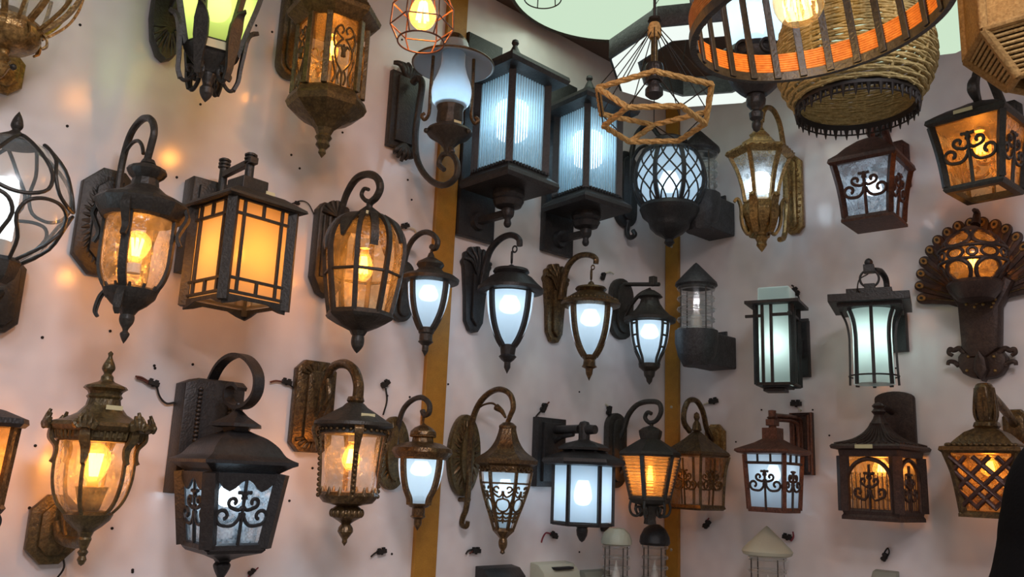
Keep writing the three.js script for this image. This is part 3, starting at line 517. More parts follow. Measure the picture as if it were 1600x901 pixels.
{ // B2 craftsman box
  const L = new Lamp('mission_lantern', 'square mission-style lantern with grid bars over glowing amber art glass', WL, [316, 360], [375, 400]); L.turnTo(31.5);
  const m = M.dark, R = 76, yt = 326, yb = 472, body = [[R, yb], [R, yt]];
  L.panes('pane', body, 4, G.art, { out: -3 });
  L.ribs('corner_post', [[R, yb + 10], [R, yt]], 4, 14, 14, m, { smooth: false });
  const w = R * Math.SQRT1_2, gy = (v) => L.Y(yt + (yb - yt) * v), bar = [];
  const vb = (x, a, b) => bar.push(box(4.2 * L.s, gy(a) - gy(b), 5 * L.s, x * w * L.s, (gy(a) + gy(b)) / 2, w * L.s, 0.0006)), hb = (v, a, b) => bar.push(box((b - a) * w * L.s, 4.2 * L.s, 5 * L.s, (a + b) / 2 * w * L.s, gy(v), w * L.s, 0.0006));
  vb(-0.62, 0.02, 0.98); vb(0.62, 0.02, 0.98); hb(0.17, -0.95, 0.95); hb(0.83, -0.95, 0.95); vb(0, 0.02, 0.17); vb(0, 0.83, 0.98); hb(0.02, -0.95, 0.95); hb(0.97, -0.95, 0.95);
  L.faces('grid', 4, merge(bar), m);
  const ap = [[-w, 0], [-w, -16], [-w * 0.7, -12], [-w * 0.4, -6], [w * 0.4, -6], [w * 0.7, -12], [w, -16], [w, 0]].map(([x, y]) => [x * L.s, y * L.s + gy(1)]);
  L.faces('apron', 4, extrude(ap, 0.004, 0.0008).translate(0, 0, w * L.s - 0.002), m);
  L.sided('roof', [[0, 298], [26, 300], [60, 308], [97, 324], [99, 328], [93, 330], [72, 326], [0, 326]], 4, m);
  L.put('roof_block', box(46 * L.s, 24 * L.s, 46 * L.s, 0, L.Y(294), 0, 0.002), m);
  const rod = (pz, y0, y1, r) => lathe([[0, y0], [r, y0], [r, y1], [0, y1]], 16).translate(0, 0, pz);
  const s = L.s, postAt = (pz, yT, yB) => { const a = L.Y(yT), b = L.Y(yB), gs = [rod(pz, b, a, 7 * s)]; for (const [d, r] of [[2, 10], [8, 10], [14, 10]]) gs.push(rod(pz, a - d * s - 2.5 * s, a - d * s, r * s)); return merge(gs); };
  L.wall('front_post', postAt(L.p, 240, 284), m); const zr = L.A(349, 275).z, lift = (py) => L.A(349, py).y; { const a = lift(250), b = lift(300), gs = [rod(zr, b, a, 7 * s)]; for (const d of [2, 8, 14]) gs.push(rod(zr, a - d * s - 2.5 * s, a - d * s, 10 * s)); L.wall('rear_post', merge(gs), m); }
  L.wall('cross_bar', box(9 * s, 11 * s, L.p - zr, 0, (lift(266) + L.Y(262)) / 2, (L.p + zr) / 2), m); L.wall('bar_end', box(14 * s, 11 * s, 12 * s, 0, (lift(266) + L.Y(262)) / 2, L.p + 8 * s), m);
  L.sticker(16, 5, 314, 66, 0);
  L.amberBulb(418, 378, 17, { k: 0.034 });
  const f = L.frame(309, 288, 434, 30), pl = L.simplePlate(f, rect, m, 0.05, 0); L.sub(pl, 'panel', extrude(rect(f.a * 0.72, f.b * 0.82), 0.01, 0.003).translate(0, 0, 0.049), m);
}
{ // B3 eight-bar barrel
  const L = new Lamp('barrel_lantern', 'dark barrel-shaped lantern with arched amber panes and a fluted upright plate', WL, [510, 400], [567, 430]); L.turnTo(12);
  const m = M.dark, gl = [[48, 492], [55, 455], [61, 415], [63, 388], [58, 366], [46, 350], [34, 342]];
  L.panes('pane', gl, 8, G.seedy, { smooth: true });
  L.ribs('rib', gl, 8, 7, 6, m); L.ribs('arch_rib', [[60, 396], [62, 382], [57, 363], [44, 347], [32, 340]], 8, 12, 5, m, { half: false, only: [0, 2, 4, 6] });
  L.faces('cross_bar', 8, faceLines(L, [[57, 440], [60, 420]], 8, [[[-1, 0], [1, 0]]], 2.6), m);
  L.sided('roof', [[0, 322], [8, 324], [31, 340], [33, 345], [28, 348], [34, 352], [44, 356], [38, 360], [0, 358]], 4, m);
  L.sided('base', [[0, 488], [50, 488], [53, 495], [50, 499], [34, 508], [14, 517], [10, 524], [0, 524]], 8, m);
  L.round('finial', [[0, 520], [8, 523], [10, 530], [9, 540], [4, 548], [0, 552]], m, true, 18);
  L.leaves('leaf', [[36, 342, 18], [50, 352, 22], [60, 368, 16], [64, 384, 4]], 4, m, { t: 4 });
  L.sticker(16, 5, 338, 24, 0);
  L.amberBulb(440, 388, 15, { k: 0.055 });
  const f = L.frame(508, 322, 468, 24), pl = L.simplePlate(f, (a, b) => [[-a, b * 0.85], [-a * 0.7, b], [a * 0.7, b], [a, b * 0.85], [a, -b * 0.6], [a * 0.5, -b * 0.92], [0, -b], [-a * 0.5, -b * 0.92], [-a, -b * 0.6]], m, 0.03, 0);
  L.sub(pl, 'fluting', merge([-2, -1, 0, 1, 2].map((i) => tube([[i * f.a * 0.34, f.b * 0.7, 0.031], [i * f.a * 0.3, -f.b * 0.6, 0.031]], f.a * 0.13, { seg: 8, smooth: false }))), m);
  L.sub(pl, 'shell', merge([-3, -2, -1, 0, 1, 2, 3].map((i) => tube([[0, f.b * 0.72, 0.04], [Math.sin(i * 0.42) * f.a * 0.9, f.b * 0.72 + Math.cos(i * 0.42) * f.a * 0.9, 0.032]], (u) => f.a * (0.06 + 0.14 * u), { seg: 8, smooth: false }))), m);
  L.arm('scroll_arm', [[526, 352], [533, 330], [542, 302], [556, 280], [574, 272], [590, 279], [594, 294], [588, 308], [578, 318], [577, 326]], (u) => 5 + 1.4 * Math.sin(u * PI), m);
  L.arm('curl', [[580, 316], [570, 312], [565, 303], [569, 295], [576, 296]], (u) => 4 - u, m);
}
// acorn lanterns: frosted glass, four ribs, saucer roof
function acorn(name, label, o) {
  const L = new Lamp(name, label, WL, o.plate, o.head, {}); L.turnTo(0);
  const m = o.mat, [cx, gt, gb, rt, rb] = [o.head[0], o.gTop, o.gBot, o.rTop, o.rBot], gy = (u) => gt + (gb - gt) * u;
  const gl = [[rb, gb], [rt * 0.55, gy(0.87)], [rt * 0.78, gy(0.66)], [rt * 0.93, gy(0.4)], [rt, gy(0.1)], [rt, gt]];
  L.round('glass_shade', gl.map(([r, y]) => [Math.max(2, r - 3), y]), G.frost, true);
  if (o.ladder) { const q = dense(L.P(gl), 4); for (let k = 0; k < 4; k++) { const ph = (k + 0.5) * PI / 2, d = 0.17;
    for (const sg of [-1, 1]) L.put('rib', ribGeo(q, 3 * L.s, 3 * L.s), m, ph + sg * d);
    const rg = [0.1, 0.36, 0.62].map((u) => { const y = L.Y(gy(u)), r = profAt(q, y); return tube([-1, 0, 1].map((sg) => [Math.sin(sg * d) * r, y, Math.cos(sg * d) * r]), 1.6 * L.s, { seg: 6 }); }); L.put('rung', merge(rg), m, ph); } }
  else L.ribs('rib', gl, 4, o.ribW ?? 8, 5, m, { half: true });
  L.hoop('rim', rt, gt + 1, 2.4, m);
  L.round('roof', o.roof, m);
  if (o.bead) { const g = []; for (let i = 0; i < 40; i++) { const a = i / 40 * 2 * PI; g.push(sphere(2 * L.s).translate(Math.sin(a) * o.bead[0] * L.s, L.Y(o.bead[1]), Math.cos(a) * o.bead[0] * L.s)); } L.put('beading', merge(g), m); }
  L.round('neck', o.neck, m, false, 20);
  L.ledBulb(gy(0.4), gy(0.08), rt * 0.42, { k: o.k ?? 0.035 });
  o.extra(L, m);
  return L;
}
acorn('acorn_lantern', 'small dark acorn lantern with white glass in front of the ochre batten', { plate: [622, 455], head: [669, 470], mat: M.dark, gTop: 441, gBot: 514, rTop: 36, rBot: 13,
  roof: [[0, 392], [4, 396], [6, 402], [20, 410], [22, 414], [18, 420], [24, 426], [40, 431], [47, 436], [46, 441], [38, 444], [0, 444]], neck: [[0, 510], [13, 512], [12, 520], [10, 522], [10, 532], [12, 534], [5, 540], [5, 548], [0, 557]],
  extra(L, m) { const f = L.frame(624, 408, 504, 15); L.simplePlate(f, oblong, m, 0.02, 0.6); L.arm('hook_arm', [[630, 440], [634, 400], [644, 376], [661, 363], [676, 366], [684, 378], [680, 388], [674, 385]], 4.6, m); L.arm('hanger', [[677, 382], [674, 394]], 2.5, m); } });
acorn('acorn_lantern', 'black acorn lantern hung by a ring from a scallop-topped plate', { plate: [738, 450], head: [796, 490], mat: M.black, gTop: 456, gBot: 540, rTop: 40, rBot: 13,
  roof: [[0, 412], [5, 415], [8, 418], [27, 421], [29, 425], [25, 429], [34, 434], [44, 444], [52, 451], [52, 456], [42, 458], [0, 458]], neck: [[0, 536], [13, 539], [12, 546], [11, 554], [14, 557], [10, 562], [5, 566], [5, 574], [0, 584]],
  extra(L, m) { L.shellPlate(L.frame(738, 386, 521, 22), m); L.arm('hook_arm', [[752, 450], [757, 420], [766, 391], [782, 373], [799, 367], [811, 374], [812, 384]], (u) => 6 - 1.2 * u, m); const c = L.A(800, 402); L.wall('ring', merge([chainLink(9 * L.s, 1.8 * L.s, V(0, L.Y(402), L.p), 0.8), chainLink(5 * L.s, 1.5 * L.s, V(0, L.Y(390), L.p + 6 * L.s), 2)]), m); } });
acorn('acorn_lantern', 'bronze acorn lantern hung by a ring from a bronze scallop plate', { plate: [863, 475], head: [922, 515], mat: M.bronze, gTop: 478, gBot: 556, rTop: 37, rBot: 12, bead: [42, 470],
  roof: [[0, 438], [4, 441], [6, 446], [23, 449], [25, 452], [21, 456], [30, 461], [40, 468], [47, 474], [46, 478], [38, 481], [0, 481]], neck: [[0, 552], [12, 555], [11, 560], [9, 562], [10, 570], [12, 573], [6, 576], [5, 584], [0, 595]],
  extra(L, m) { L.shellPlate(L.frame(863, 413, 537, 19), m); L.arm('hook_arm', [[876, 468], [880, 440], [888, 415], [902, 401], [919, 398], [931, 404], [931, 412]], (u) => 5.6 - 1.2 * u, m); L.wall('ring', merge([chainLink(8 * L.s, 1.5 * L.s, V(0, L.Y(429), L.p), 0.8), chainLink(3.5 * L.s, 1.2 * L.s, V(0, L.Y(418), L.p + 3 * L.s), 2)]), m); } });
acorn('acorn_lantern', 'dark bell-roofed acorn lantern with ladder bars on a straight bracket', { plate: [965, 485], head: [1015, 530], mat: M.dark, ladder: true, gTop: 502, gBot: 570, rTop: 34, rBot: 17,
  roof: [[0, 452], [8, 454], [17, 460], [20, 464], [14, 467], [16, 474], [22, 483], [32, 493], [41, 498], [40, 503], [34, 505], [0, 505]], neck: [[0, 566], [17, 568], [16, 574], [9, 580], [8, 587], [5, 591], [4, 596], [0, 601]],
  extra(L, m) { L.simplePlate(L.frame(966, 436, 531, 17), oblong, m, 0.02, 0.65); L.arm('bar', [[968, 444], [1030, 444]], 3.4, m, { smooth: false }); L.wall('bar_block', box(10 * L.s, 15 * L.s, 10 * L.s, 0, L.Y(440), L.p + 6 * L.s), m); L.arm('brace', [[972, 505], [985, 478], [1000, 460], [1016, 452]], 3.4, m); } });

// ================================================================== LEFT WALL, bottom row
{ // C0 cut off at the edge
  const L = new Lamp('slender_lantern', 'black flat-roofed lantern with thin amber-lit posts, beside the bronze coach lamp', WL, null, [-24, 720], { p: 0.16 }); L.turnTo(20);
  const m = M.black; L.sided('roof', [[0, 636], [20, 640], [56, 652], [58, 660], [52, 666], [0, 666]], 6, m);
  const b = [[34, 790], [42, 666]]; L.panes('pane', b, 6, G.amber); L.ribs('rib', b, 6, 7, 7, M.bronze, { smooth: false });
  L.sided('base', [[0, 788], [38, 788], [42, 794], [34, 806], [18, 822], [8, 830], [0, 838]], 6, m);
  L.leaves('curl', [[30, 800, 8], [36, 812, 8], [34, 824, 8], [26, 830, 6]], 6, m); L.amberBulb(750, 700, 16);
  const f = L.frame(-40, 640, 760, 26); L.simplePlate(f, oblong, m, 0.02, 0.6); L.wall('arm', tube([[f.x, L.Y(680), 0.02], [0, L.Y(610), L.p * 0.5], [0, L.Y(640), L.p]], 6 * L.s), m);
}
{ // C1 bronze coach lamp
  const L = new Lamp('coach_lamp', 'upright bronze coach lamp with ornate roof and bulging clear glass', WL, [92, 826], [148, 730]); L.turnTo(14);
  const m = M.olive, gl = [[32, 803], [46, 784], [55, 755], [57, 720], [56, 688]];
  L.round('glass_shade', gl.map(([r, y]) => [r - 3, y]), G.water, true, 40);
  L.ribs('rib', [[28, 808], [47, 786], [57, 755], [59, 720], [58, 690]], 6, 5, 4, m);
  L.sided('roof', [[0, 596], [14, 597], [30, 603], [33, 607], [26, 612], [24, 616], [27, 620], [24, 624], [26, 634], [36, 646], [52, 655], [74, 661], [78, 667], [72, 673], [66, 676], [66, 684], [60, 690], [0, 690]], 12, m);
  L.round('finial', [[0, 548], [4, 552], [3, 557], [8, 568], [10, 576], [6, 584], [9, 588], [10, 594], [14, 598], [0, 600]], m, true, 20);
  const cr = []; for (const [dx, h] of [[-15, 12], [-8, 20], [0, 26], [8, 20], [15, 12]]) cr.push(tube([[dx * 0.7 * L.s, L.Y(670), 76 * L.s], [dx * L.s, L.Y(670 - h * 0.5), 78 * L.s], [dx * 0.7 * L.s, L.Y(670 - h), 74 * L.s]], (u) => (6 - 3.5 * u) * L.s, { seg: 6 }));
  for (let k = 0; k < 6; k++) L.put('crest', merge(cr), m, (k + 0.5) * PI / 3);
  const gd = []; for (let i = 0; i < 48; i++) { const a = i / 48 * 2 * PI; gd.push(tube([[Math.sin(a) * 66 * L.s, L.Y(674), Math.cos(a) * 66 * L.s], [Math.sin(a) * 62 * L.s, L.Y(687), Math.cos(a) * 62 * L.s]], 2.6 * L.s, { seg: 5, smooth: false })); }
  L.put('gadrooning', merge(gd), m);
  L.leaves('bracket', [[70, 672, 14], [70, 686, 16], [60, 700, 13], [60, 716, 9], [64, 724, 6]], 6, m, { t: 5 });
  L.sticker(28, 7, 637, 31, 0.3);
  L.round('cup', [[0, 796], [30, 798], [36, 803], [32, 812], [22, 822], [12, 830], [9, 838], [0, 838]], m);
  L.round('drop', [[0, 834], [8, 836], [10, 842], [7, 852], [5, 858], [8, 862], [5, 868], [7, 874], [4, 881], [0, 884]], m, false, 18);
  L.amberBulb(690, 762, 22, { k: 0.06 }); L.round('bulb_holder', [[0, 760], [24, 760], [20, 776], [14, 800], [0, 800]], m);
  const f = L.frame(80, 772, 880, 38); L.simplePlate(f, (a, b) => octo(a, b, a * 0.62), M.olive, 0.018, 0.62);
  L.wall('arm', tube([[f.x, f.y + f.b * 0.2, 0.03], [f.x * 0.8, L.Y(845), L.p * 0.35], [0, L.Y(850), L.p * 0.75], [0, L.Y(838), L.p]], 9 * L.s), m);
  L.wall('scroll', tube([[f.x, f.y + f.b * 0.7, 0.025], [f.x * 0.9, f.y + f.b * 0.65, L.p * 0.3], [f.x * 0.6, L.Y(830), L.p * 0.4], [f.x * 0.4, L.Y(850), L.p * 0.5]], 4 * L.s), m);
  L.wall('flex', tube([[f.x + 0.02, f.y - f.b * 0.7, 0.01], [f.x + 0.025, f.y - f.b * 1.1, 0.015], [f.x + 0.015, f.y - f.b * 1.5, 0.008]], 0.0018, { seg: 6 }), M.wire);
}
{ // C2 big black lantern
  const L = new Lamp('ring_arm_lantern', 'large black four-sided lantern on a ring-shaped flat iron arm', WL, [316, 680], [362, 740]); L.turnTo(24);
  const m = M.black, body = [[63, 852], [81, 738]];
  L.panes('pane', body, 4, G.ice, { out: -3 });
  L.ribs('corner_post', body, 4, 20, 16, m, { smooth: false });
  const q = L.P(body), h = Math.SQRT1_2, at = facePoint(q, 4), yT = L.Y(738), yB = L.Y(852);
  // arched head and sill of every window
  const head = []; for (let i = 0; i < 12; i++) { const x0 = -0.95 + i / 12 * 1.9, x1 = x0 + 1.9 / 12, drop = (x) => (18 - 9 * Math.cos(x * 2.1 * PI)) * L.s; const a = at(x0, yT, 0), b = at(x1, yT, 0), c = at(x1, yT - drop(x1), 0), d = at(x0, yT - drop(x0), 0); head.push(crease(loft([[a, b, c, d], [a, b, c, d].map((v) => v.clone().add(V(0, 0, 4 * L.s)))]), 30)); }
  L.faces('window_head', 4, merge(head), m);
  L.faces('sill', 4, faceLines(L, [[63, 852], [65, 838]], 4, [[[-0.95, -0.12], [0.95, -0.12]]], 6, 0), m);
  L.faces('grille', 4, faceLines(L, [[65, 846], [79, 750]], 4, fleur(-1.05, 0.95, 0.85, 0.0), 3, 1), m);
  L.sided('roof', dense([[20, 672], [30, 676], [52, 684], [72, 697], [84, 710], [96, 716], [105, 719]], 3).concat([[105, 724], [96, 727], [78, 736], [74, 740], [0, 740]]), 4, m);
  L.sided('cap', [[0, 640], [8, 642], [18, 650], [41, 662], [42, 667], [34, 668], [24, 668], [20, 676], [0, 676]], 6, m);
  L.sided('base', [[0, 848], [62, 848], [66, 856], [60, 861], [30, 868], [14, 874], [10, 880], [0, 880]], 4, m);
  L.round('finial', [[0, 876], [9, 877], [13, 882], [11, 890], [6, 900], [0, 910]], m, true, 18);
  L.ledBulb(792, 756, 19, { k: 0.12 });
  const f = L.frame(312, 594, 770, 47), pl = L.simplePlate(f, (a, b) => [[-a, -b], [a, -b], [a, b * 0.9], [a * 0.6, b], [-a * 0.6, b], [-a, b * 0.9]], m, 0.05, 0);
  const rp = []; for (const sx of [-1, 1]) for (let i = 0; i < 18; i++) rp.push(sphere(0.0052, 0, 1, 0.8).translate(sx * f.a * 0.52, f.b * (0.8 - i / 17 * 1.25), 0.052)); L.sub(pl, 'rope_edge', merge(rp), m);
  const arc = [[322, 690], [324, 640], [328, 605], [343, 572], [366, 555], [390, 562], [404, 588], [402, 612], [390, 630], [372, 636], [357, 624], [358, 607], [370, 600], [378, 608]].map(([x, y]) => L.A(x, y));
  const path = new THREE.CatmullRomCurve3(arc, false, 'centripetal').getPoints(60), nor = path.map((p, i) => { const T = path[Math.min(60, i + 1)].clone().sub(path[Math.max(0, i - 1)]); return V(0, T.z, -T.y); });
  L.wall('ring_arm', strip(path, nor, 17 * L.s, 6 * L.s), m);
  L.arm('hanger', [[373, 630], [372, 644]], 5, m);
  L.wall('stay', box(16 * L.s, 12 * L.s, 0.07, 0, L.A(322, 690).y, 0.05), m);
}
{ // C3 bronze cylinder
  const L = new Lamp('cylinder_lantern', 'bronze cylinder lantern with beaded straps, domed lid and turned pendant', WL, [484, 640], [549, 710]); L.turnTo(8);
  const m = M.bronze, gl = [[40, 772], [41, 740], [44, 700], [46, 676]];
  L.round('glass_shade', gl.map(([r, y]) => [r - 2, y]), G.water, true, 40);
  const q = dense(L.P([[44, 776], [45, 740], [48, 700], [52, 672]]), 4), path = q.map(([r, y]) => V(0, y, r)), bd = [ribGeo(q, 8 * L.s, 3 * L.s)]; for (let i = 0; i < 13; i++) { const y = L.Y(678 + i * 8); bd.push(sphere(3.6 * L.s).translate(0, y, profAt(q, y) + 1.5 * L.s)); }
  const g = merge(bd); for (let k = 0; k < 4; k++) L.put('beaded_strap', g, m, k * PI / 2);
  L.leaves('bracket', [[52, 660, 14], [62, 672, 14], [56, 690, 10], [52, 706, 6]], 4, m, { half: false, t: 4 });
  L.round('lid', [[0, 626], [14, 630], [20, 636], [34, 644], [50, 654], [61, 660], [62, 665], [54, 668], [50, 672], [52, 678], [46, 680], [0, 680]], M.dark);
  L.round('collar', [[0, 618], [12, 620], [14, 626], [11, 630], [16, 636], [0, 636]], m);
  const db = []; for (let i = 0; i < 30; i++) { const a = i / 30 * 2 * PI; db.push(sphere(3 * L.s).translate(Math.sin(a) * 51 * L.s, L.Y(672), Math.cos(a) * 51 * L.s)); } L.put('dentil_ring', merge(db), m);
  L.round('base_band', [[0, 768], [43, 768], [46, 773], [43, 779], [38, 785], [16, 790], [0, 790]], m);
  const cr = []; for (let k = 0; k < 14; k++) { const a = k / 14 * 2 * PI; cr.push(tube([[Math.sin(a) * 42 * L.s, L.Y(774), Math.cos(a) * 42 * L.s], [Math.sin(a) * 42 * L.s, L.Y(760), Math.cos(a) * 42 * L.s]], (u) => (5 - 4 * u) * L.s, { seg: 6, smooth: false })); } L.put('leaf_crown', merge(cr), m);
  L.round('pendant', [[0, 786], [13, 787], [22, 794], [25, 801], [22, 808], [12, 814], [7, 818], [11, 824], [12, 830], [7, 838], [4, 842], [4, 847], [0, 853]], m);
  const lo = []; for (let k = 0; k < 16; k++) { const a = k / 16 * 2 * PI; lo.push(sphere(5 * L.s, 0, 0.9, 1.3).translate(Math.sin(a) * 22.5 * L.s, L.Y(801), Math.cos(a) * 22.5 * L.s)); } L.put('gadroon', merge(lo), m);
  L.sticker(24, 6, 650, 44, 0.35);
  L.amberBulb(735, 690, 14, { k: 0.05 });
  const f = L.frame(484, 564, 707, 31), pl = L.simplePlate(f, (a, b) => octo(a, b, a * 0.4), m, 0.022, 0.55);
  for (const sg of [-1, 1]) L.sub(pl, 'fluting', merge([...Array(7).keys()].map((i) => { const t = (i + 0.5) / 7 * PI; return tube([[Math.cos(t) * f.a * 0.3, sg * (f.b * 0.68 + Math.sin(t) * f.a * 0.1), 0.024], [Math.cos(t) * f.a * 0.85, sg * (f.b * 0.68 + Math.sin(t) * f.b * 0.26), 0.02]], (u) => f.a * (0.05 + 0.07 * u), { seg: 6, smooth: false }); })), m);
  L.arm('arm', [[500, 640], [508, 600], [520, 574], [538, 568], [553, 578], [560, 600], [559, 622]], (u) => 6.5 + 2.5 * u, m);
  L.arm('lower_scroll', [[498, 655], [506, 640], [514, 620], [512, 590]], 5, m);
}
acorn('acorn_lantern', 'small bronze acorn lantern with bright white glass on an oval bronze plate', { plate: [610, 705], head: [657, 745], mat: M.bronze, gTop: 714, gBot: 788, rTop: 39, rBot: 20, ribW: 9, k: 0.045,
  roof: [[0, 660], [4, 663], [14, 668], [20, 674], [21, 679], [16, 682], [17, 690], [30, 692], [46, 700], [48, 706], [46, 710], [40, 716], [0, 716]], neck: [[0, 784], [20, 786], [14, 792], [10, 793], [10, 804], [12, 807], [6, 811], [6, 819], [0, 829]], bead: [19, 681],
  extra(L, m) { const f = L.frame(609, 650, 765, 25), pl = L.simplePlate(f, oval, M.olive, 0.018, 0.55); L.flutes(pl, f, 26, 0.65, 0.92, 0.003, M.olive, 0.02); L.arm('hook_arm', [[620, 700], [622, 668], [630, 640], [644, 625], [660, 621], [671, 632], [670, 645], [663, 648], [660, 641]], 4.4, M.dark); L.arm('hanger', [[662, 646], [660, 662]], 2.4, m); } });
{ // C5 filigree
  const L = new Lamp('filigree_lantern', 'golden bronze tapering lantern with filigree sides and pagoda roof', WL, [720, 720], [789, 770]); L.turnTo(-6);
  const m = M.bronze, body = [[15, 827], [22, 806], [31, 780], [38, 755], [41, 736]];
  L.round('glass_liner', body.map(([r, y]) => [r - 5, y]), G.frost, true);
  L.ribs('rib', body, 6, 4.5, 4, m);
  const fil = []; for (const sg of [-1, 1]) { fil.push(spiral(0.5 * sg, 1.15, 0.36, 0.1, sg > 0 ? -1.8 : PI + 1.8, sg > 0 ? 3.4 : PI - 3.4, 12), [[0.95 * sg, 0.9], [0.75 * sg, 0.6], [0.35 * sg, 0.35], [0.1 * sg, 0.6], [0.05 * sg, 0.95]], [[0, 0.2], [0.55 * sg, 0], [0.72 * sg, -0.5], [0.45 * sg, -0.95], [0, -1.1]], [[0.95 * sg, 0.3], [0.85 * sg, -0.2], [0.9 * sg, -0.8]], [[0, -1.15], [0.5 * sg, -1.3], [0.9 * sg, -1.15]], [[0, -1.5], [0.45 * sg, -1.7], [0.9 * sg, -1.55]], [[0.9 * sg, -1.9], [0.3 * sg, -2.0], [0, -1.8]]); }
  fil.push([[0, -1.1], [0, -2.2]], [[0, 0.2], [0, 0.7]], [[-0.95, 1.7], [0.95, 1.7]]);
  L.faces('filigree', 6, faceLines(L, body, 6, fil, 1.5, 0.4, true), m);
  L.sided('roof', dense([[13, 666], [15, 676], [20, 690], [30, 704], [48, 716]], 3).concat([[50, 718], [49, 724], [42, 728], [41, 738], [0, 738]]), 6, M.bronze);
  L.round('roof_cap', [[0, 658], [8, 660], [14, 665], [14, 669], [0, 669]], m, false, 20);
  L.faces('frieze', 6, faceLines(L, [[42, 738], [43, 728]], 6, [[[-0.9, 0], [-0.6, 0.12], [-0.3, -0.1], [0, 0.12], [0.3, -0.1], [0.6, 0.12], [0.9, 0]]], 1.6, 0.6), m);
  L.sided('base', [[0, 823], [16, 824], [17, 829], [8, 838], [5, 842], [0, 842]], 6, m);
  L.round('finial', [[0, 838], [5, 840], [7, 846], [6, 854], [3, 860], [4, 863], [0, 866]], m, true, 16);
  L.ledBulb(776, 748, 12, { k: 0.035 });
  const f = L.frame(720, 647, 775, 24), pl = L.simplePlate(f, oval, M.olive, 0.02, 0.42); L.flutes(pl, f, 26, 0.5, 0.9, 0.0045, m, 0.022);
  L.arm('scroll_arm', [[731, 814], [729, 822], [722, 820], [722, 812], [728, 795], [732, 760], [734, 700], [740, 650], [755, 622], [778, 608], [797, 616], [802, 636], [797, 650], [792, 662]], (u) => 3.6 + 1.6 * Math.sin(u * PI), m);
  L.arm('tendril', [[744, 640], [756, 632], [770, 630], [778, 636]], 1.8, m); L.arm('leaf', [[776, 636], [784, 642], [790, 652]], (u) => 6 - 4 * u, m);
  for (const y of [690, 780]) L.arm('stay', [[718, y], [733, y]], 4, m);
}
{ // C6 black hexagonal frosted
  const L = new Lamp('hexagonal_lantern', 'black two-tier roofed lantern with flat bright frosted panels', WL, [852, 700], [911, 760]); L.turnTo(2);
  const m = M.black, body = [[46, 814], [46, 726]];
  L.panes('pane', body, 6, G.frost, { out: 0 });
  L.ribs('post', [[47, 820], [47, 724]], 6, 5, 5, m, { smooth: false, only: [0, 2, 3, 5, 1, 4] });
  L.faces('bottom_rail', 6, faceLines(L, [[46, 820], [46, 812]], 6, [[[-1, -0.1], [1, -0.1]]], 2.4, 0), m);
  L.sided('roof', [[0, 702], [30, 704], [64, 717], [66, 722], [62, 726], [48, 728], [0, 728]], 6, m);
  L.sided('upper_roof', [[0, 686], [12, 688], [30, 693], [41, 699], [40, 703], [30, 704], [0, 704]], 6, m);
  L.ribs('spacer', [[34, 714], [30, 700]], 6, 5, 5, m, { smooth: false });
  L.round('post_cap', [[0, 657], [7, 659], [9, 663], [9, 686], [12, 690], [0, 690]], m, false, 20);
  L.arm('arm', [[850, 672], [905, 670]], 7, m, { smooth: false }); L.arm('brace', [[866, 690], [878, 682], [896, 678]], 4, m);
  L.wall('arm_knob', boxUV(new THREE.CylinderGeometry(7 * L.s, 8 * L.s, 16 * L.s, 20).rotateX(PI / 2).translate(0, L.Y(671), L.p + 15 * L.s)), m);
  L.round('base_hub', [[0, 812], [14, 814], [12, 822], [8, 824], [9, 828], [8, 836], [4, 844], [0, 847]], m, false, 20);
  L.ledBulb(790, 750, 14, { k: 0.12 });
  const f = L.frame(852, 653, 760, 22), pl = L.simplePlate(f, rect, m, 0.025, 0); L.sub(pl, 'panel', extrude(rect(f.a * 0.75, f.b * 0.85), 0.012, 0.003).translate(0, 0, 0.024), m);
}
{ // C7 ribbed amber on scroll arm beside the corner
  const L = new Lamp('scroll_arm_lantern', 'dark lantern with horizontally ribbed glass, amber lamp and twin bottom scrolls', WL, [958, 690], [1016, 740]); L.turnTo(14);
  const m = M.dark, body = [[30, 778], [38, 745], [46, 712]];
  const q = L.P(body), g = []; const at = facePoint(q, 6), y0 = L.Y(778), y1 = L.Y(712);
  for (let i = 0; i < 13; i++) { const y = y0 + (y1 - y0) * (i + 0.5) / 13; g.push(tube([at(-0.95, y, 0), at(0.95, y, 0)], 2.3 * L.s, { seg: 6, smooth: false })); }
  L.faces('ribbed_pane', 6, merge([paneGeo(q, 6, 0, -1 * L.s), ...g]), G.ribWarm);
  L.ribs('rib', body, 6, 6, 6, m, { smooth: false });
  L.sided('roof', [[0, 664], [12, 668], [19, 673], [18, 680], [16, 686], [26, 692], [48, 706], [50, 710], [46, 714], [0, 714]], 6, m);
  L.sided('base', [[0, 774], [32, 774], [34, 780], [28, 786], [14, 790], [12, 800], [9, 810], [10, 818], [0, 820]], 6, m);
  for (let k = 0; k < 6; k++) L.put('scroll', tube([[30, 782], [32, 794], [28, 804], [20, 806], [15, 800], [17, 792], [23, 794], [22, 799]].map(([r, y]) => [0, L.Y(y), r * L.s]), 2 * L.s), m, (k + 0.5) * PI / 3);
  L.amberBulb(762, 716, 9, { k: 0.04 });
  const f = L.frame(957, 645, 762, 15); L.simplePlate(f, oblong, m, 0.02, 0.6);
  L.arm('scroll_arm', [[966, 690], [974, 672], [982, 648], [996, 632], [1014, 627], [1030, 630], [1033, 642], [1026, 656], [1015, 660], [1008, 652], [1012, 644], [1018, 646]], (u) => 4.8 - 1.6 * u, m);
  L.arm('hanger', [[1018, 658], [1018, 668]], 3, m);
  L.arm('lower_scroll', [[962, 745], [970, 738], [974, 730], [968, 726], [964, 732]], 2.6, m);
}

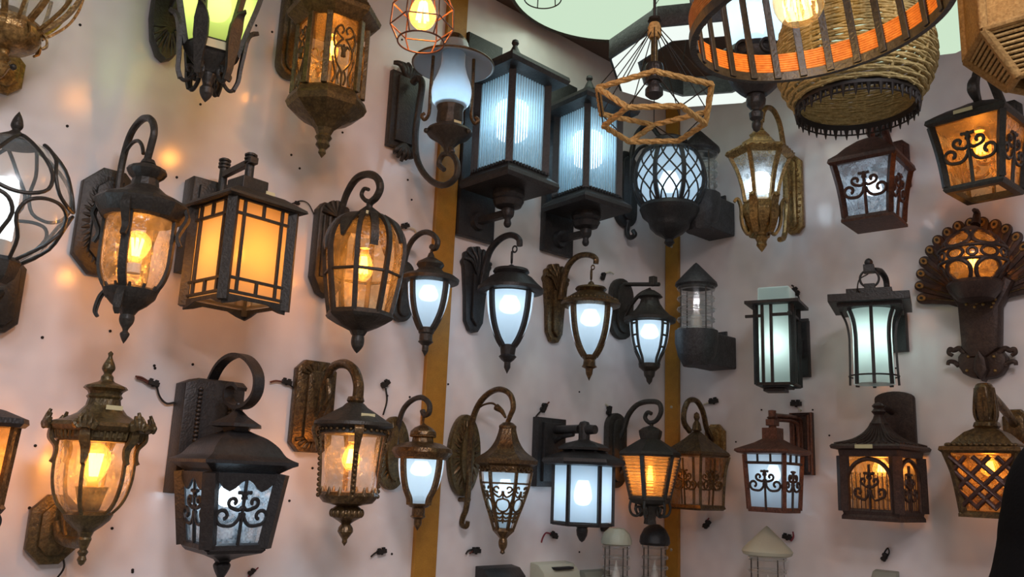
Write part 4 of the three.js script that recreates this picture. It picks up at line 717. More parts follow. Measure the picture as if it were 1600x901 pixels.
// ================================================================== RIGHT WALL
function ringBollard(name, label, W, plate, head, o) {       // cap, stack of clear rings, body
  const L = new Lamp(name, label, W, plate, head, o.p ? { p: o.p } : {}); L.turnTo(0);
  L.round('cap', o.cap, o.mat, o.smoothCap);
  const [y0, y1, r] = o.rings, n = o.n;
  L.round('glass_tube', [[r * 0.78, y1], [r * 0.78, y0]], G.clear);
  const th = 2.6;
  for (let i = 0; i <= n; i++) L.round('glass_ring', [[r * 0.74, y0 + (y1 - y0) * (i / n) - th], [r * 0.95, y0 + (y1 - y0) * (i / n) - th], [r, y0 + (y1 - y0) * (i / n)], [r * 0.95, y0 + (y1 - y0) * (i / n) + th], [r * 0.74, y0 + (y1 - y0) * (i / n) + th]], G.rings);
  for (let k = 0; k < 4; k++) L.put('tie_rod', box(1.6 * L.s, Math.abs(L.Y(y1) - L.Y(y0)), 1.6 * L.s, 0, (L.Y(y0) + L.Y(y1)) / 2, r * 0.92 * L.s, 0.0002), M.steel, (k + 0.35) * PI / 2);
  L.round('lamp_holder', [[0, y1], [r * 0.3, y1], [r * 0.28, y0 + (y1 - y0) * 0.65], [r * 0.2, y0 + (y1 - y0) * 0.6], [0, y0 + (y1 - y0) * 0.3]], M.socket, false, 16);
  if (o.body) o.body(L, o.mat);
  return L;
}
const coneBody = (y0, y1, r, plateBox) => (L, m) => {
  // half-cut cylinder: slanted underside towards the room
  L.round('body', [[0, y0], [r, y0], [r, y0 + (y1 - y0) * 0.35], [r * 0.86, y0 + (y1 - y0) * 0.72], [r * 0.62, y1], [0, y1]], m);
  const f = L.frame(...plateBox); L.simplePlate(f, rect, m, 0.014, 0);
  L.wall('bracket', box(r * 1.5 * L.s, (L.Y(y0) - L.Y(y1)) * 0.92, Math.max(0.02, L.p), f.x * 0.3, (L.Y(y0) + L.Y(y1)) / 2, L.p / 2 + 0.006, 0.004), m);
};
ringBollard('ring_glass_wall_light', 'grey cone-capped wall light of stacked clear glass rings over the ochre batten', WR, [1132, 545], [1088, 490], { mat: M.slate, cap: [[0, 410], [4, 413], [32, 442], [33, 446], [30, 449], [0, 449]], rings: [451, 516, 30], n: 4, body: coneBody(517, 572, 33, [1130, 519, 570, 8]) });
ringBollard('ring_glass_wall_light', 'grey cone-capped wall light half hidden behind the lattice globe lantern', WR, [1130, 335], [1093, 280], { mat: M.slate, cap: [[0, 203], [4, 206], [31, 233], [32, 237], [29, 240], [0, 240]], rings: [242, 304, 29], n: 4, body: coneBody(305, 362, 32, [1128, 308, 362, 8]) });
ringBollard('ring_glass_wall_light', 'pale putty cone-capped wall light of clear glass rings at the foot of the right wall', WR, null, [1199, 870], { p: 0.12, mat: M.putty, cap: [[0, 821], [3, 823], [36, 856], [39, 861], [37, 866], [32, 868], [0, 868]], rings: [872, 950, 31], n: 4, body: coneBody(951, 1010, 34, [1240, 951, 1010, 12]) });
ringBollard('ring_glass_wall_light', 'ring-glass wall light with a flat-topped grey-green dome cap by the corner', WL, null, [963, 860], { p: 0.08, mat: M.putty, cap: [[0, 824], [12, 825], [20, 832], [24, 843], [24, 849], [20, 851], [0, 851]], rings: [854, 918, 22], n: 4, body: (L, m) => { L.round('body', [[0, 918], [23, 918], [23, 960], [0, 960]], m); L.wall('bracket', box(0.03, 0.05, L.p, 0, L.Y(935), L.p / 2), m); } });
ringBollard('ring_glass_wall_light', 'ring-glass wall light with a black rounded dome cap by the corner', WL, null, [1023, 860], { p: 0.08, mat: M.black, smoothCap: false, cap: [[0, 818], [8, 819], [17, 826], [23, 838], [24, 847], [22, 851], [0, 851]], rings: [854, 918, 21], n: 4, body: (L, m) => { L.round('body', [[0, 918], [23, 918], [23, 960], [0, 960]], m); L.wall('bracket', box(0.03, 0.05, L.p, 0, L.Y(935), L.p / 2), m); } });

// four-sided lantern with swept roof, used for several models
function gateLantern(name, label, W, o) {
  const L = new Lamp(name, label, W, o.plate, o.head); L.turnTo(o.turn);
  const m = o.mat; L.panes('pane', o.body, 4, o.glass, { out: -2, smooth: o.flare });
  L.ribs('corner_post', o.body, 4, o.post ?? 8, o.post ?? 8, m, { smooth: !!o.flare });
  if (o.lines) L.faces('grille', 4, faceLines(L, o.body, 4, o.lines, o.lineR ?? 2, 0.8, !!o.flare), o.lineMat ?? m);
  L.sided('roof', o.roof, o.roofSides ?? 4, m);
  L.sided('base', o.base, 4, m);
  o.extra?.(L, m); return L;
}
{ // R2 unlit bronze
  gateLantern('gate_lantern', 'unlit bronze gate lantern with pyramid roof beside the ochre batten', WR, { plate: [1121, 705], head: [1089, 745], turn: -38, mat: M.bronze, glass: G.water, flare: true,
    body: [[40, 788], [41, 768], [44, 735], [50, 712]], post: 4, roof: [[0, 672], [6, 674], [20, 686], [50, 706], [52, 710], [48, 713], [0, 713]], base: [[0, 788], [42, 788], [44, 793], [40, 796], [0, 796]], lines: fleur(-1.3, 1.1, 0.8, -0.1), lineR: 1.5,
    extra(L, m) { L.round('finial', [[0, 643], [4, 646], [5, 652], [3, 657], [6, 662], [8, 672], [0, 676]], m, false, 16); const f = L.frame(1121, 663, 750, 15); L.simplePlate(f, (a, b) => octo(a, b, a * 0.6), M.gold, 0.018, 0.7);
      L.arm('hoop_arm', [[1114, 690], [1104, 668], [1098, 642], [1088, 626], [1076, 626], [1069, 642], [1069, 660], [1078, 674]], 4.4, m); } });
}
{ // R3 gilt hexagonal
  const L = new Lamp('gilt_lantern', 'ornate gilt six-sided lantern with leaf cup and tall octagonal plate', WR, [1242, 300], [1188, 280]); L.turnTo(10);
  const m = M.gold, body = [[24, 316], [28, 292], [36, 266], [46, 246]];
  L.panes('pane', body, 6, G.ice, { smooth: true }); L.ribs('rib', body, 6, 6, 5, m);
  L.sided('roof', [[0, 203], [10, 206], [16, 211], [14, 215], [26, 222], [30, 229], [36, 232], [52, 238], [54, 243], [48, 247], [44, 249], [0, 249]], 6, m);
  L.faces('frieze', 6, faceLines(L, [[50, 247], [54, 238]], 6, [[[-0.9, 0.02], [-0.7, 0.1], [-0.5, 0], [-0.3, 0.1], [-0.1, 0], [0.1, 0.1], [0.3, 0], [0.5, 0.1], [0.7, 0], [0.9, 0.1]]], 1.6, 0.5), m);
  L.round('finial', [[0, 184], [4, 187], [6, 193], [5, 199], [8, 204], [0, 208]], m, false, 16);
  L.round('cup', [[0, 312], [22, 314], [26, 318], [24, 328], [18, 346], [11, 360], [8, 368], [0, 368]], m);
  L.leaves('acanthus', [[22, 318, 16], [25, 330, 20], [19, 348, 14], [12, 362, 6]], 6, m, { half: false, t: 4 });
  L.leaves('leaf_bracket', [[40, 316, 5], [36, 311, 9], [31, 320, 13], [30, 340, 13], [27, 356, 10], [20, 366, 8], [15, 362, 6], [16, 356, 4]], 6, m, { t: 3.6 });
  L.round('drop', [[0, 364], [8, 366], [10, 372], [7, 378], [8, 383], [4, 389], [0, 394]], m, false, 16);
  L.ledBulb(302, 272, 20, { k: 0.065 });
  const f = L.frame(1242, 246, 367, 15), pl = L.simplePlate(f, (a, b) => octo(a, b, a * 0.6), m, 0.016, 0.55); const bd = []; for (let i = 0; i < 34; i++) { const t = i / 34 * 2 * PI; bd.push(sphere(0.0045).translate(Math.cos(t) * f.a * 0.8, Math.sin(t) * f.b * 0.9, 0.017)); } L.sub(pl, 'beading', merge(bd), m);
  L.arm('scroll_arm', [[1190, 190], [1192, 176], [1198, 168], [1208, 172], [1217, 190], [1223, 220], [1228, 262], [1230, 310], [1228, 350], [1224, 372], [1218, 374]], (u) => 4.4, m);
  L.arm('stay', [[1240, 300], [1229, 300]], 4, m);
}
// R4, R5: swept-roof garden lanterns
for (const [label, mat, gl, o] of [
  ['reddish-brown garden lantern with white light and scrolled grille', M.red, G.ice, { plate: [1409, 262], head: [1364, 300], turn: -17, body: [[47, 344], [49, 325], [54, 295], [63, 262]], roof: [[0, 214], [10, 217], [22, 222], [42, 234], [57, 246], [71, 254], [73, 260], [68, 264], [0, 264]], base: [[0, 342], [50, 342], [54, 347], [54, 351], [0, 351]], S: 1, pf: [1407, 222, 303, 17], arm: [[1398, 250], [1388, 222], [1380, 200], [1370, 192], [1362, 200], [1362, 216]], bulb: [305, 280, 13], led: true }],
  ['dark green-black garden lantern with seeded amber glass under the burlap pendant', M.dark, G.amber, { plate: [1580, 200], head: [1533, 240], turn: -19.5, body: [[56, 294], [58, 276], [64, 240], [74, 200]], roof: [[0, 158], [14, 162], [26, 167], [48, 175], [68, 184], [82, 191], [84, 197], [78, 201], [0, 201]], base: [[44, 294], [60, 294], [62, 299], [58, 303], [44, 303], [44, 294]], S: 1.15, pf: [1582, 160, 245, 20], arm: [[1572, 180], [1560, 150], [1548, 122], [1535, 106], [1526, 116], [1524, 140], [1528, 160]], bulb: [250, 205, 15], led: false }]]) {
  gateLantern('garden_lantern', label, WR, { ...o, mat, glass: gl, flare: true, post: 8 * o.S, lines: fleur(-1.15, 0.66, 0.9, 0.02), lineR: 2.5 * o.S,
    extra(L, m) { L.arm('arm', o.arm, (u) => (7 - 1.5 * u) * o.S, m); L.arm('leaf', [o.arm.at(-1), [(o.arm.at(-1)[0] + o.arm.at(-3)[0]) / 2 - 6 * o.S, (o.arm.at(-1)[1] + o.arm.at(-3)[1]) / 2], o.arm.at(-3)], (u) => (3 + 5 * Math.sin(u * PI)) * o.S, m);
      const f = L.frame(...o.pf); L.simplePlate(f, (a, b) => octo(a, b, a * 0.5), m, 0.018, 0.7);
      if (o.led) L.ledBulb(o.bulb[0], o.bulb[1], o.bulb[2], { k: 0.09 }); else { L.amberBulb(o.bulb[0], o.bulb[1], o.bulb[2], { k: 0.06 }); L.sticker(28, 6, 190, 60, 0.0); } } });
}
{ // R6 box with opal core
  const L = new Lamp('box_lantern', 'slim black frame lantern around a tall white opal glass box', WR, [1254, 545], [1215, 535]); L.turnTo(-12);
  const m = M.black, R = 38, body = [[R, 603], [R, 478]], w = R * Math.SQRT1_2;
  const y0 = L.Y(601), y1 = L.Y(452), gb = box(w * 1.82 * L.s, y1 - y0, w * 1.82 * L.s, 0, (y0 + y1) / 2, 0, 0.006); L.put('glass_box', gb, G.opal);
  L.ribs('corner_post', body, 4, 6, 6, m, { smooth: false });
  const gy = (py) => L.Y(py), bars = [], vb = (x, a, b) => bars.push(box(4.4 * L.s, gy(a) - gy(b), 4.4 * L.s, x * w * L.s, (gy(a) + gy(b)) / 2, w * L.s, 0.0005)), hb = (y, a, b) => bars.push(box((b - a) * w * L.s, 4.4 * L.s, 4.4 * L.s, (a + b) / 2 * w * L.s, gy(y), w * L.s, 0.0005));
  vb(-0.62, 478, 603); vb(-0.12, 478, 603); hb(496, -0.12, 1); hb(497, -1.6, -0.62); hb(602, -1, 1); L.faces('bar', 4, merge(bars), m);
  const o = w * 1.52 * L.s; L.put('top_frame', extrude(rect(o, o), 5 * L.s, 0.0008, [rect(w * 0.9 * L.s, w * 0.9 * L.s)]).rotateX(-PI / 2).translate(0, gy(480), 0), m);
  L.put('bottom_plate', box(w * 1.5 * L.s, 4 * L.s, w * 1.5 * L.s, 0, gy(605), 0), m); L.put('bottom_bar', box(w * 1.2 * L.s, 4.5 * L.s, w * 1.2 * L.s, -4 * L.s, gy(610), 0), m);
  L.light(540, MINT, 0.11 * LED); L.put('bulb', lathe(L.P([[0, 560], [9, 558], [11, 548], [11, 530], [8, 522], [0, 520]]), 18), E.mint);
  const f = L.frame(1254, 503, 590, 9); L.simplePlate({ ...f, a: f.a * 1.5 }, rect, m, 0.02, 0); L.wall('arm', box(0.03, 0.05, L.p, 0, f.y, L.p / 2), m);
}
{ // R7 waisted opal lantern
  const L = new Lamp('waisted_lantern', 'black stepped-roof lantern with waisted opal glass and curved bars', WR, [1403, 505], [1363, 530]); L.turnTo(0);
  const m = M.black, body = [[32, 600], [31.5, 575], [31, 545], [31, 520], [33, 500], [38, 485]];
  L.round('glass_shade', body.map(([r, y]) => [r - 2, y]), G.opal, true, 40);
  L.ribs('curved_bar', [[34, 602], [33, 575], [32.5, 545], [32.5, 525], [36, 503], [44, 485]], 8, 5, 3.4, m, { half: false, out: 1 });
  const sq = (hw, y0, y1, nm) => L.put(nm, box(hw * 2 * L.s, L.Y(y0) - L.Y(y1), hw * 2 * L.s, 0, (L.Y(y0) + L.Y(y1)) / 2, 0, 0.0012), m);
  L.yaw += -0.06; sq(46, 479, 486, 'roof_under'); sq(58, 468, 480, 'roof_slab'); sq(33, 456, 469, 'roof_step'); sq(8, 444, 457, 'neck_block'); sq(8, 414, 426, 'top_block');
  L.round('ball', [[0, 403], [4, 405], [6.5, 410], [4, 415], [0, 416]], m, true, 16);
  L.put('ring', boxUV(new THREE.TorusGeometry(14 * L.s, 1.8 * L.s, 8, 32).translate(0, L.Y(435), 0)), m);
  L.hoop('lower_hoop', 36, 588, 1.3, m);
  L.arm('arm', [[1366, 422], [1376, 424], [1384, 436], [1387, 455], [1395, 468], [1402, 475]], 5, m);
  L.wall('flex', tube([L.A(1356, 428), L.A(1342, 438), L.A(1340, 452), L.A(1344, 458)], 0.0016, { seg: 6 }), M.wire);
  L.light(530, MINT, 0.11 * LED); L.put('bulb', lathe(L.P([[0, 545], [9, 543], [11, 535], [10, 522], [7, 516], [0, 515]]), 18), E.mint);
  const f = L.frame(1404, 459, 551, 12); L.simplePlate({ ...f, a: f.a * 1.3 }, rect, m, 0.02, 0);
}
{ // R8 peacock
  const L = new Lamp('peacock_wall_light', 'peacock wall light with a fan of eyed feathers and an amber pierced ball', WR, null, [1520, 406], { p: 0.095 }); L.turnTo(0);
  const m = M.brown, cx = (px, py) => { const q = onWall(WR, px, py, 0.02); return [uOf(WR, q) - uOf(WR, L.base), q.y - L.v0]; }, [fx, fy] = cx(1523, 440), S = L.sw, W1 = L.wx;
  // feathers
  const n = 17, R0 = 30, R1 = 96;
  for (let i = 0; i < n; i++) {
    const a = PI / 2 + (i - (n - 1) / 2) * 0.215, tip = [Math.cos(a) * R1 * W1, Math.sin(a) * (R1 + 6) * S], dirn = V(Math.cos(a), Math.sin(a), 0), nn = V(-dirn.y, dirn.x, 0), wv = 15 * S, out = [];
    const root = V(fx, fy - 30 * S, 0).addScaledVector(dirn, 8 * S), end = V(fx + tip[0], fy + tip[1], 0), ax = end.clone().sub(root).normalize(), bx = V(-ax.y, ax.x, 0);
    out.push(root.clone().addScaledVector(bx, -4 * S)); out.push(end.clone().addScaledVector(ax, -10 * S).addScaledVector(bx, -wv * 0.62));
    for (let j = 0; j <= 8; j++) { const t = -PI / 2 + j / 8 * PI; out.push(end.clone().addScaledVector(ax, Math.cos(t) * wv * 0.7 - 8 * S).addScaledVector(bx, Math.sin(t) * wv * 0.62)); }
    out.push(root.clone().addScaledVector(bx, 4 * S));
    const ft = mesh('feather', extrude(out.map((v) => [v.x, v.y]), 0.01, 0.003), m, L.root); ft.position.z = 0.012 + (i % 2) * 0.003;
    const e = end.clone().addScaledVector(ax, -7 * S), rot = Math.atan2(ax.y, ax.x) - PI / 2;
    mesh('eye', extrude(oval(5 * S, 6.5 * S, 14), 0.004, 0.001).rotateZ(rot).translate(e.x, e.y, 0.0095), M.gold, ft);
    mesh('pupil', extrude(oval(2.2 * S, 2.6 * S, 10), 0.003, 0.0008).rotateZ(rot).translate(e.x, e.y, 0.0125), M.inside, ft);
    mesh('vein', tube([root.clone().addScaledVector(ax, 20 * S).setZ(0.0105), end.clone().addScaledVector(ax, -14 * S).setZ(0.0105)], 1.6 * S, { seg: 5, smooth: false }), M.bronze, ft);
  }
  { const o = []; for (let i = 0; i <= 30; i++) { const a = PI / 2 + (i / 30 - 0.5) * 3.5; o.push([fx + Math.cos(a) * 84 * W1, fy + Math.sin(a) * 88 * S]); } o.push([fx - 20 * S, fy - 40 * S], [fx + 20 * S, fy - 40 * S]); L.wall('fan', extrude(o, 0.012, 0.003), m, 0, 0, 0.001); }
  // trunk
  const pt = (list) => list.map(([px, py]) => cx(px, py));
  L.wall('trunk', extrude(pt([[1480, 446], [1500, 480], [1506, 545], [1520, 560], [1545, 560], [1566, 545], [1567, 480], [1588, 440], [1560, 425], [1520, 420]]), 0.045, 0.012), m, 0, 0, 0.001);
  for (let r = 0; r < 3; r++) for (let i = 0; i < 4; i++) { const [x, y] = cx(1516 + i * 13 + r * 3, 478 - r * 6 + (i % 2) * 4); L.wall('stud', sphere(2.4 * S), M.gold, x, y, 0.046); }
  const wing = (sx) => { const C = (x, y) => cx(1537 + sx * x, y); const o = L.wall('wing', extrude([[2, 552], [18, 548], [30, 548], [38, 558], [38, 572], [30, 584], [18, 590], [6, 592]].map(([x, y]) => C(x, y)), 0.035, 0.008), m, 0, 0, 0.001);
    const t3 = (l) => l.map(([x, y]) => { const q = C(x, y); return [q[0], q[1], 0.03]; });
    L.sub(o, 'upper_curl', tube(t3([[26, 552], [36, 545], [44, 548], [50, 546], [52, 552], [46, 556]]), (u) => (4.6 - 1.6 * u) * S), m); L.sub(o, 'lower_curl', tube(t3([[36, 572], [44, 566], [52, 566], [53, 571]]), (u) => (4 - 1.2 * u) * S), m);
    for (const [x, y] of [[20, 558], [22, 580]]) { const q = C(x, y); L.sub(o, 'stud', sphere(2.4 * S).translate(q[0], q[1], 0.036), M.gold); } };
  wing(-1); wing(1);
  { const [x, y] = cx(1538, 578); L.wall('breast_leaf', extrude([[0, 30], [9, 16], [11, -2], [0, -18], [-11, -2], [-9, 16]].map(([a, b]) => [a * S, b * S]), 0.05, 0.01), m, x, y, 0.002); }
  L.arm('head', [[1524, 352], [1526, 340], [1526, 331], [1522, 328]], (u) => 8 - 4.5 * u, m);
  // pierced ball
  const gp = []; for (let i = 0; i <= 14; i++) { const t = -PI / 2 + i / 14 * PI; gp.push([46 * Math.cos(t), 406 - 44 * Math.sin(t)]); }
  L.round('glass_ball', gp, G.seedy, false, 36);
  const at = (ph, y) => { const r = Math.sqrt(Math.max(4, 48 * 48 - ((y - 406) * 48 / 46) ** 2)) * L.s; return V(Math.sin(ph) * r, L.Y(y), Math.cos(ph) * r); };
  const loop = (c, yc, wa, hy, r) => tube(ringPts(16, (t) => t).map((t) => at(c + wa * Math.cos(t), yc + hy * Math.sin(t))), r * L.s, { closed: true, per: 2, seg: 6 });
  for (let k = 0; k < 6; k++) { L.put('upper_loop', loop(0, 378, 0.5, 14, 3.4), m, (k + 0.5) * PI / 3); L.put('lower_loop', loop(0, 430, 0.44, 17, 3.4), m, (k + 0.5) * PI / 3); L.put('oval_loop', loop(0, 403, 0.26, 8, 2.6), m, (k + 0.5) * PI / 3); L.put('round_loop', loop(0, 403, 0.13, 6, 2.4), m, k * PI / 3 + 0.0); }
  L.hoop('upper_band', 47.5, 393, 2.8, m); L.hoop('lower_band', 47.5, 413, 2.8, m);
  L.round('top_cap', [[0, 352], [10, 355], [26, 366], [20, 368], [0, 366]], m); L.round('bottom_cup', [[0, 440], [36, 440], [40, 446], [36, 456], [26, 468], [0, 474]], m);
  L.amberBulb(392, 425, 12, { k: 0.045 });
}
{ // R9 copper lantern on pipe bracket
  gateLantern('copper_lantern', 'copper square lantern with white panes on a double pipe bracket', WR, { plate: [1258, 700], head: [1209, 750], turn: -25, mat: M.copper, glass: G.frost, body: [[40, 796], [46, 711]], post: 6,
    roof: [[0, 684], [18, 686], [30, 692], [62, 703], [63, 706], [58, 709], [46, 711], [0, 711]], base: [[0, 792], [40, 792], [42, 796], [41, 800], [0, 800]], lines: [...fleur(-1.4, 0.6, 0.88, -0.05), { pts: [[-1, 0.95], [1, 0.95]], r: 2.2 }, [[-0.33, 0.95], [-0.33, 1.42]], [[0.33, 0.95], [0.33, 1.42]]], lineR: 1.9, lineMat: M.brown,
    extra(L, m) { const s = L.s, p = L.p; L.put('roof_block', box(25 * s, 19 * s, 25 * s, 0, L.Y(678), 0), m); L.put('post', lathe(L.P([[0, 640], [6, 641], [6, 650], [9, 652], [6, 655], [6, 668], [0, 668]]), 16), m);
      L.wall('arm_pipe', tube([[0, L.Y(648), p], [0, L.Y(648), 0.03], [0, L.Y(652), 0.02], [0, L.Y(735), 0.02]], 3.6 * s, { per: 3 }), m); L.wall('arm_pipe', tube([[0, L.Y(655), p], [0, L.Y(655), 0.045], [0, L.Y(662), 0.035], [0, L.Y(730), 0.035]], 3.2 * s, { per: 3 }), m);
      const f = L.frame(1258, 645, 742, 16), pl = L.simplePlate(f, rect, M.brown, 0.018, 0); for (const k of [0.98, 0.72]) L.sub(pl, 'pipe_frame', tube(rect(f.a * k, f.b * (k > 0.9 ? 0.98 : 0.9)).map(([x, y]) => [x, y, 0.02]), 2.8 * s, { closed: true, smooth: false }), m);
      L.put('knuckle', box(14 * s, 10 * s, 20 * s, 0, L.Y(660), 0), m); L.ledBulb(752, 726, 11, { k: 0.06 }); } });
}
{ // R10 pagoda
  gateLantern('pagoda_lantern', 'dark brown lantern with ribbed pagoda roof and arched windows, amber inside', WR, { plate: [1401, 690], head: [1378, 750], turn: -25, mat: M.brown, glass: G.ribWarm, body: [[59, 800], [59, 714]], post: 15, roofSides: 4,
    roof: dense([[12, 660], [16, 668], [26, 679], [44, 689], [76, 696]], 3).concat([[79, 699], [77, 703], [66, 705], [64, 715], [0, 715]]), base: [[0, 795], [60, 795], [63, 799], [61, 804], [64, 808], [64, 813], [0, 813]],
    lines: [...fleur(-0.98, 0.7, 0.62, -0.2), { pts: [[-0.82, -0.98], [-0.82, 0.1], ...spiral(0, 0.08, 0.82, 0.82, PI, 0, 12), [0.82, 0.1], [0.82, -0.98]], r: 3.4 }, ...[-0.66, -0.5, -0.33, -0.17, 0.17, 0.33, 0.5, 0.66].map((x) => ({ pts: [[x, -0.98], [x, 0.4]], r: 0.8 }))], lineR: 2.2,
    extra(L, m) { const rb = []; const q = dense(L.P([[13, 661], [17, 668], [27, 678], [45, 688], [75, 695]]), 3); for (let i = 0; i < 9; i++) { const s = (i - 4) / 4.6; rb.push(tube(q.map(([r, y]) => V(r * Math.SQRT1_2 * s, y, r * Math.SQRT1_2)), 1.7 * L.s, { seg: 5, smooth: false })); } L.faces('roof_rib', 4, merge(rb), m);
      L.sticker(28, 6, 700, 56, 0); L.amberBulb(745, 714, 13, { k: 0.045 });
      const f = L.frame(1402, 612, 692, 31); L.simplePlate(f, (a, b) => { const o = [[a, -b], [a, b * 0.7]]; for (let i = 0; i <= 10; i++) { const t = i / 10 * PI; o.push([Math.cos(t) * a, b * 0.72 + Math.sin(t) * b * 0.28]); } o.push([-a, -b]); return o; }, m, 0.02, 0);
      L.wall('arm', tube([[0, L.Y(640), 0.02], [0, L.Y(636), L.p * 0.6], [0, L.Y(640), L.p]], 5 * L.s), m); L.round('arm_post', [[0, 628], [6, 630], [10, 634], [7, 638], [11, 643], [7, 648], [9, 654], [14, 662], [0, 664]], m, false, 18); } });
}
{ // R11 diamond lattice
  gateLantern('lattice_lantern', 'bronze lantern with diamond lattice over amber glass beside the person in black', WR, { plate: [1592, 668], head: [1548, 745], turn: -14, mat: M.bronze, glass: G.amber, flare: true, body: [[48, 802], [51, 780], [58, 740], [70, 708]], post: 9,
    roof: [[0, 662], [10, 665], [20, 669], [38, 676], [54, 688], [66, 698], [80, 700], [82, 706], [76, 710], [0, 710]], base: [[0, 799], [50, 799], [56, 804], [56, 809], [0, 809]],
    lines: [[[-1, 0.42], [0.42, -1]], [[-1, -0.3], [-0.3, -1]], [[-0.95, 1], [1, -0.95]], [[-0.25, 1], [1, -0.25]], [[0.45, 1], [1, 0.45]], [[1, 0.42], [-0.42, -1]], [[1, -0.3], [0.3, -1]], [[0.95, 1], [-1, -0.95]], [[0.25, 1], [-1, -0.25]], [[-0.45, 1], [-1, 0.45]]], lineR: 3.9, lineMat: M.red,
    extra(L, m) { const bd = []; for (let i = 0; i < 4; i++) for (let j = 0; j < 12; j++) { const a0 = (i - 0.5) * PI / 2, a1 = a0 + PI / 2, u = (j + 0.5) / 12, r = 68 * L.s; bd.push(sphere(4 * L.s, 0, 1, 0.8).translate(r * (Math.sin(a0) * (1 - u) + Math.sin(a1) * u), L.Y(697), r * (Math.cos(a0) * (1 - u) + Math.cos(a1) * u))); } L.put('beading', merge(bd), m);
      L.round('collar', [[0, 655], [12, 656], [18, 660], [20, 666], [16, 670], [0, 670]], m); L.leaves('leaf', [[10, 664, 10], [15, 648, 16], [14, 625, 14], [12, 606, 8]], 4, m, { t: 4, half: false }); L.round('neck', [[0, 598], [11, 600], [15, 612], [16, 630], [12, 650], [12, 660], [0, 660]], m, true, 20);
      L.amberBulb(745, 712, 14, { k: 0.04 });
      const f = L.frame(1592, 640, 700, 22); L.simplePlate(f, (a, b) => octo(a, b, a * 0.6), m, 0.02, 0.7); L.wall('arm', tube([[0, L.Y(655), 0.02], [0, L.Y(635), L.p * 0.4], [0, L.Y(615), L.p * 0.8], [0, L.Y(612), L.p]], 7 * L.s), m); } });
}
{ // uplight with a turned stem over the gilt lantern
  const L = new Lamp('stemmed_globe_light', 'black turned-stem wall light with a bluish white globe behind the bamboo drum', WR, null, [1180, 100], { p: 0.64 }); L.turnTo(0);
  const m = M.black, gp = []; for (let i = 0; i <= 14; i++) { const t = -1.25 + i / 14 * 2.5; gp.push([48 * Math.cos(t), 30 - 50 * Math.sin(t)]); }
  L.round('glass_globe', gp, G.frost, false, 40);
  L.round('band', [[0, 82], [34, 79], [46, 82], [50, 92], [47, 104], [40, 112], [0, 112]], m);
  const q = []; for (let k = 0; k < 8; k++) L.put('medallion', boxUV(new THREE.TorusGeometry(10 * L.s, 3 * L.s, 8, 24).translate(0, L.Y(93), 49 * L.s)), m, (k + 0.5) * PI / 4);
  L.round('bowl', [[0, 110], [40, 111], [42, 120], [36, 132], [26, 142], [17, 149], [0, 149]], m);
  L.round('baluster', [[0, 147], [13, 149], [15, 156], [14, 164], [9, 170], [8, 173], [11, 177], [10, 185], [6, 189], [7, 193], [7, 198], [5, 203], [0, 207]], m, false, 24);
  L.round('cap', [[0, -40], [8, -36], [20, -22], [16, -18], [0, -18]], m);
  L.ledBulb(8, 56, 20, { k: 0.12 });
  const f = { x: 0, y: L.Y(50), a: 0.03, b: 0.07 }; L.simplePlate(f, oblong, m, 0.018, 0.6); L.wall('arm', tube([[f.x, f.y, 0.02], [0, f.y, L.p * 0.5], [0, L.Y(96), L.p - 40 * L.s]], 5 * L.s), m);
}
// bulkhead lights along the bottom edge
function bulkhead(label, W, x0, x1, yTop, mat, depth, slot) {
  const a = onWall(W, x0, yTop + 8), b = onWall(W, x1, yTop + 8), u0 = uOf(W, a), u1 = uOf(W, b), t = thing('bulkhead_light', label, 'wall light', 'bulkhead lights along the foot of the wall');
  t.position.copy(W.o).addScaledVector(W.d, (u0 + u1) / 2); t.position.y = onWall(W, (x0 + x1) / 2, yTop, depth * 0.3).y; t.rotation.y = W.turn;
  const w = u1 - u0, prof = [[0, 0], [depth * 0.5, -0.004], [depth * 0.85, -0.022], [depth, -0.055], [depth, -0.13], [0, -0.13]];   // z, y
  mesh('housing', extrude(prof, w, 0.003).rotateY(-PI / 2).translate(w / 2, 0, 0), mat, t);
  if (slot) { const s = mesh('light_slot', box(w * 0.5, 0.006, 0.024, w * 0.05, -0.013, depth * 0.72, 0.001), M.inside, t); s.rotation.x = 0; }
  mesh('wall_plate', box(w * 0.8, 0.11, 0.008, 0, -0.065, 0.004), mat, t);
}
bulkhead('black wedge-shaped bulkhead light below the filigree lantern', WL, 742, 800, 884, M.black, 0.06, false);
bulkhead('putty wedge-shaped bulkhead light with a dark slot below the hexagonal lantern', WL, 828, 884, 878, M.putty, 0.06, true);
bulkhead('small grey bulkhead light beside the dome-capped ring lights', WL, 905, 944, 890, M.stone, 0.035, false);
bulkhead('small stone-coloured bulkhead light under the pagoda lantern', WR, 1368, 1406, 891, M.stone, 0.035, false);

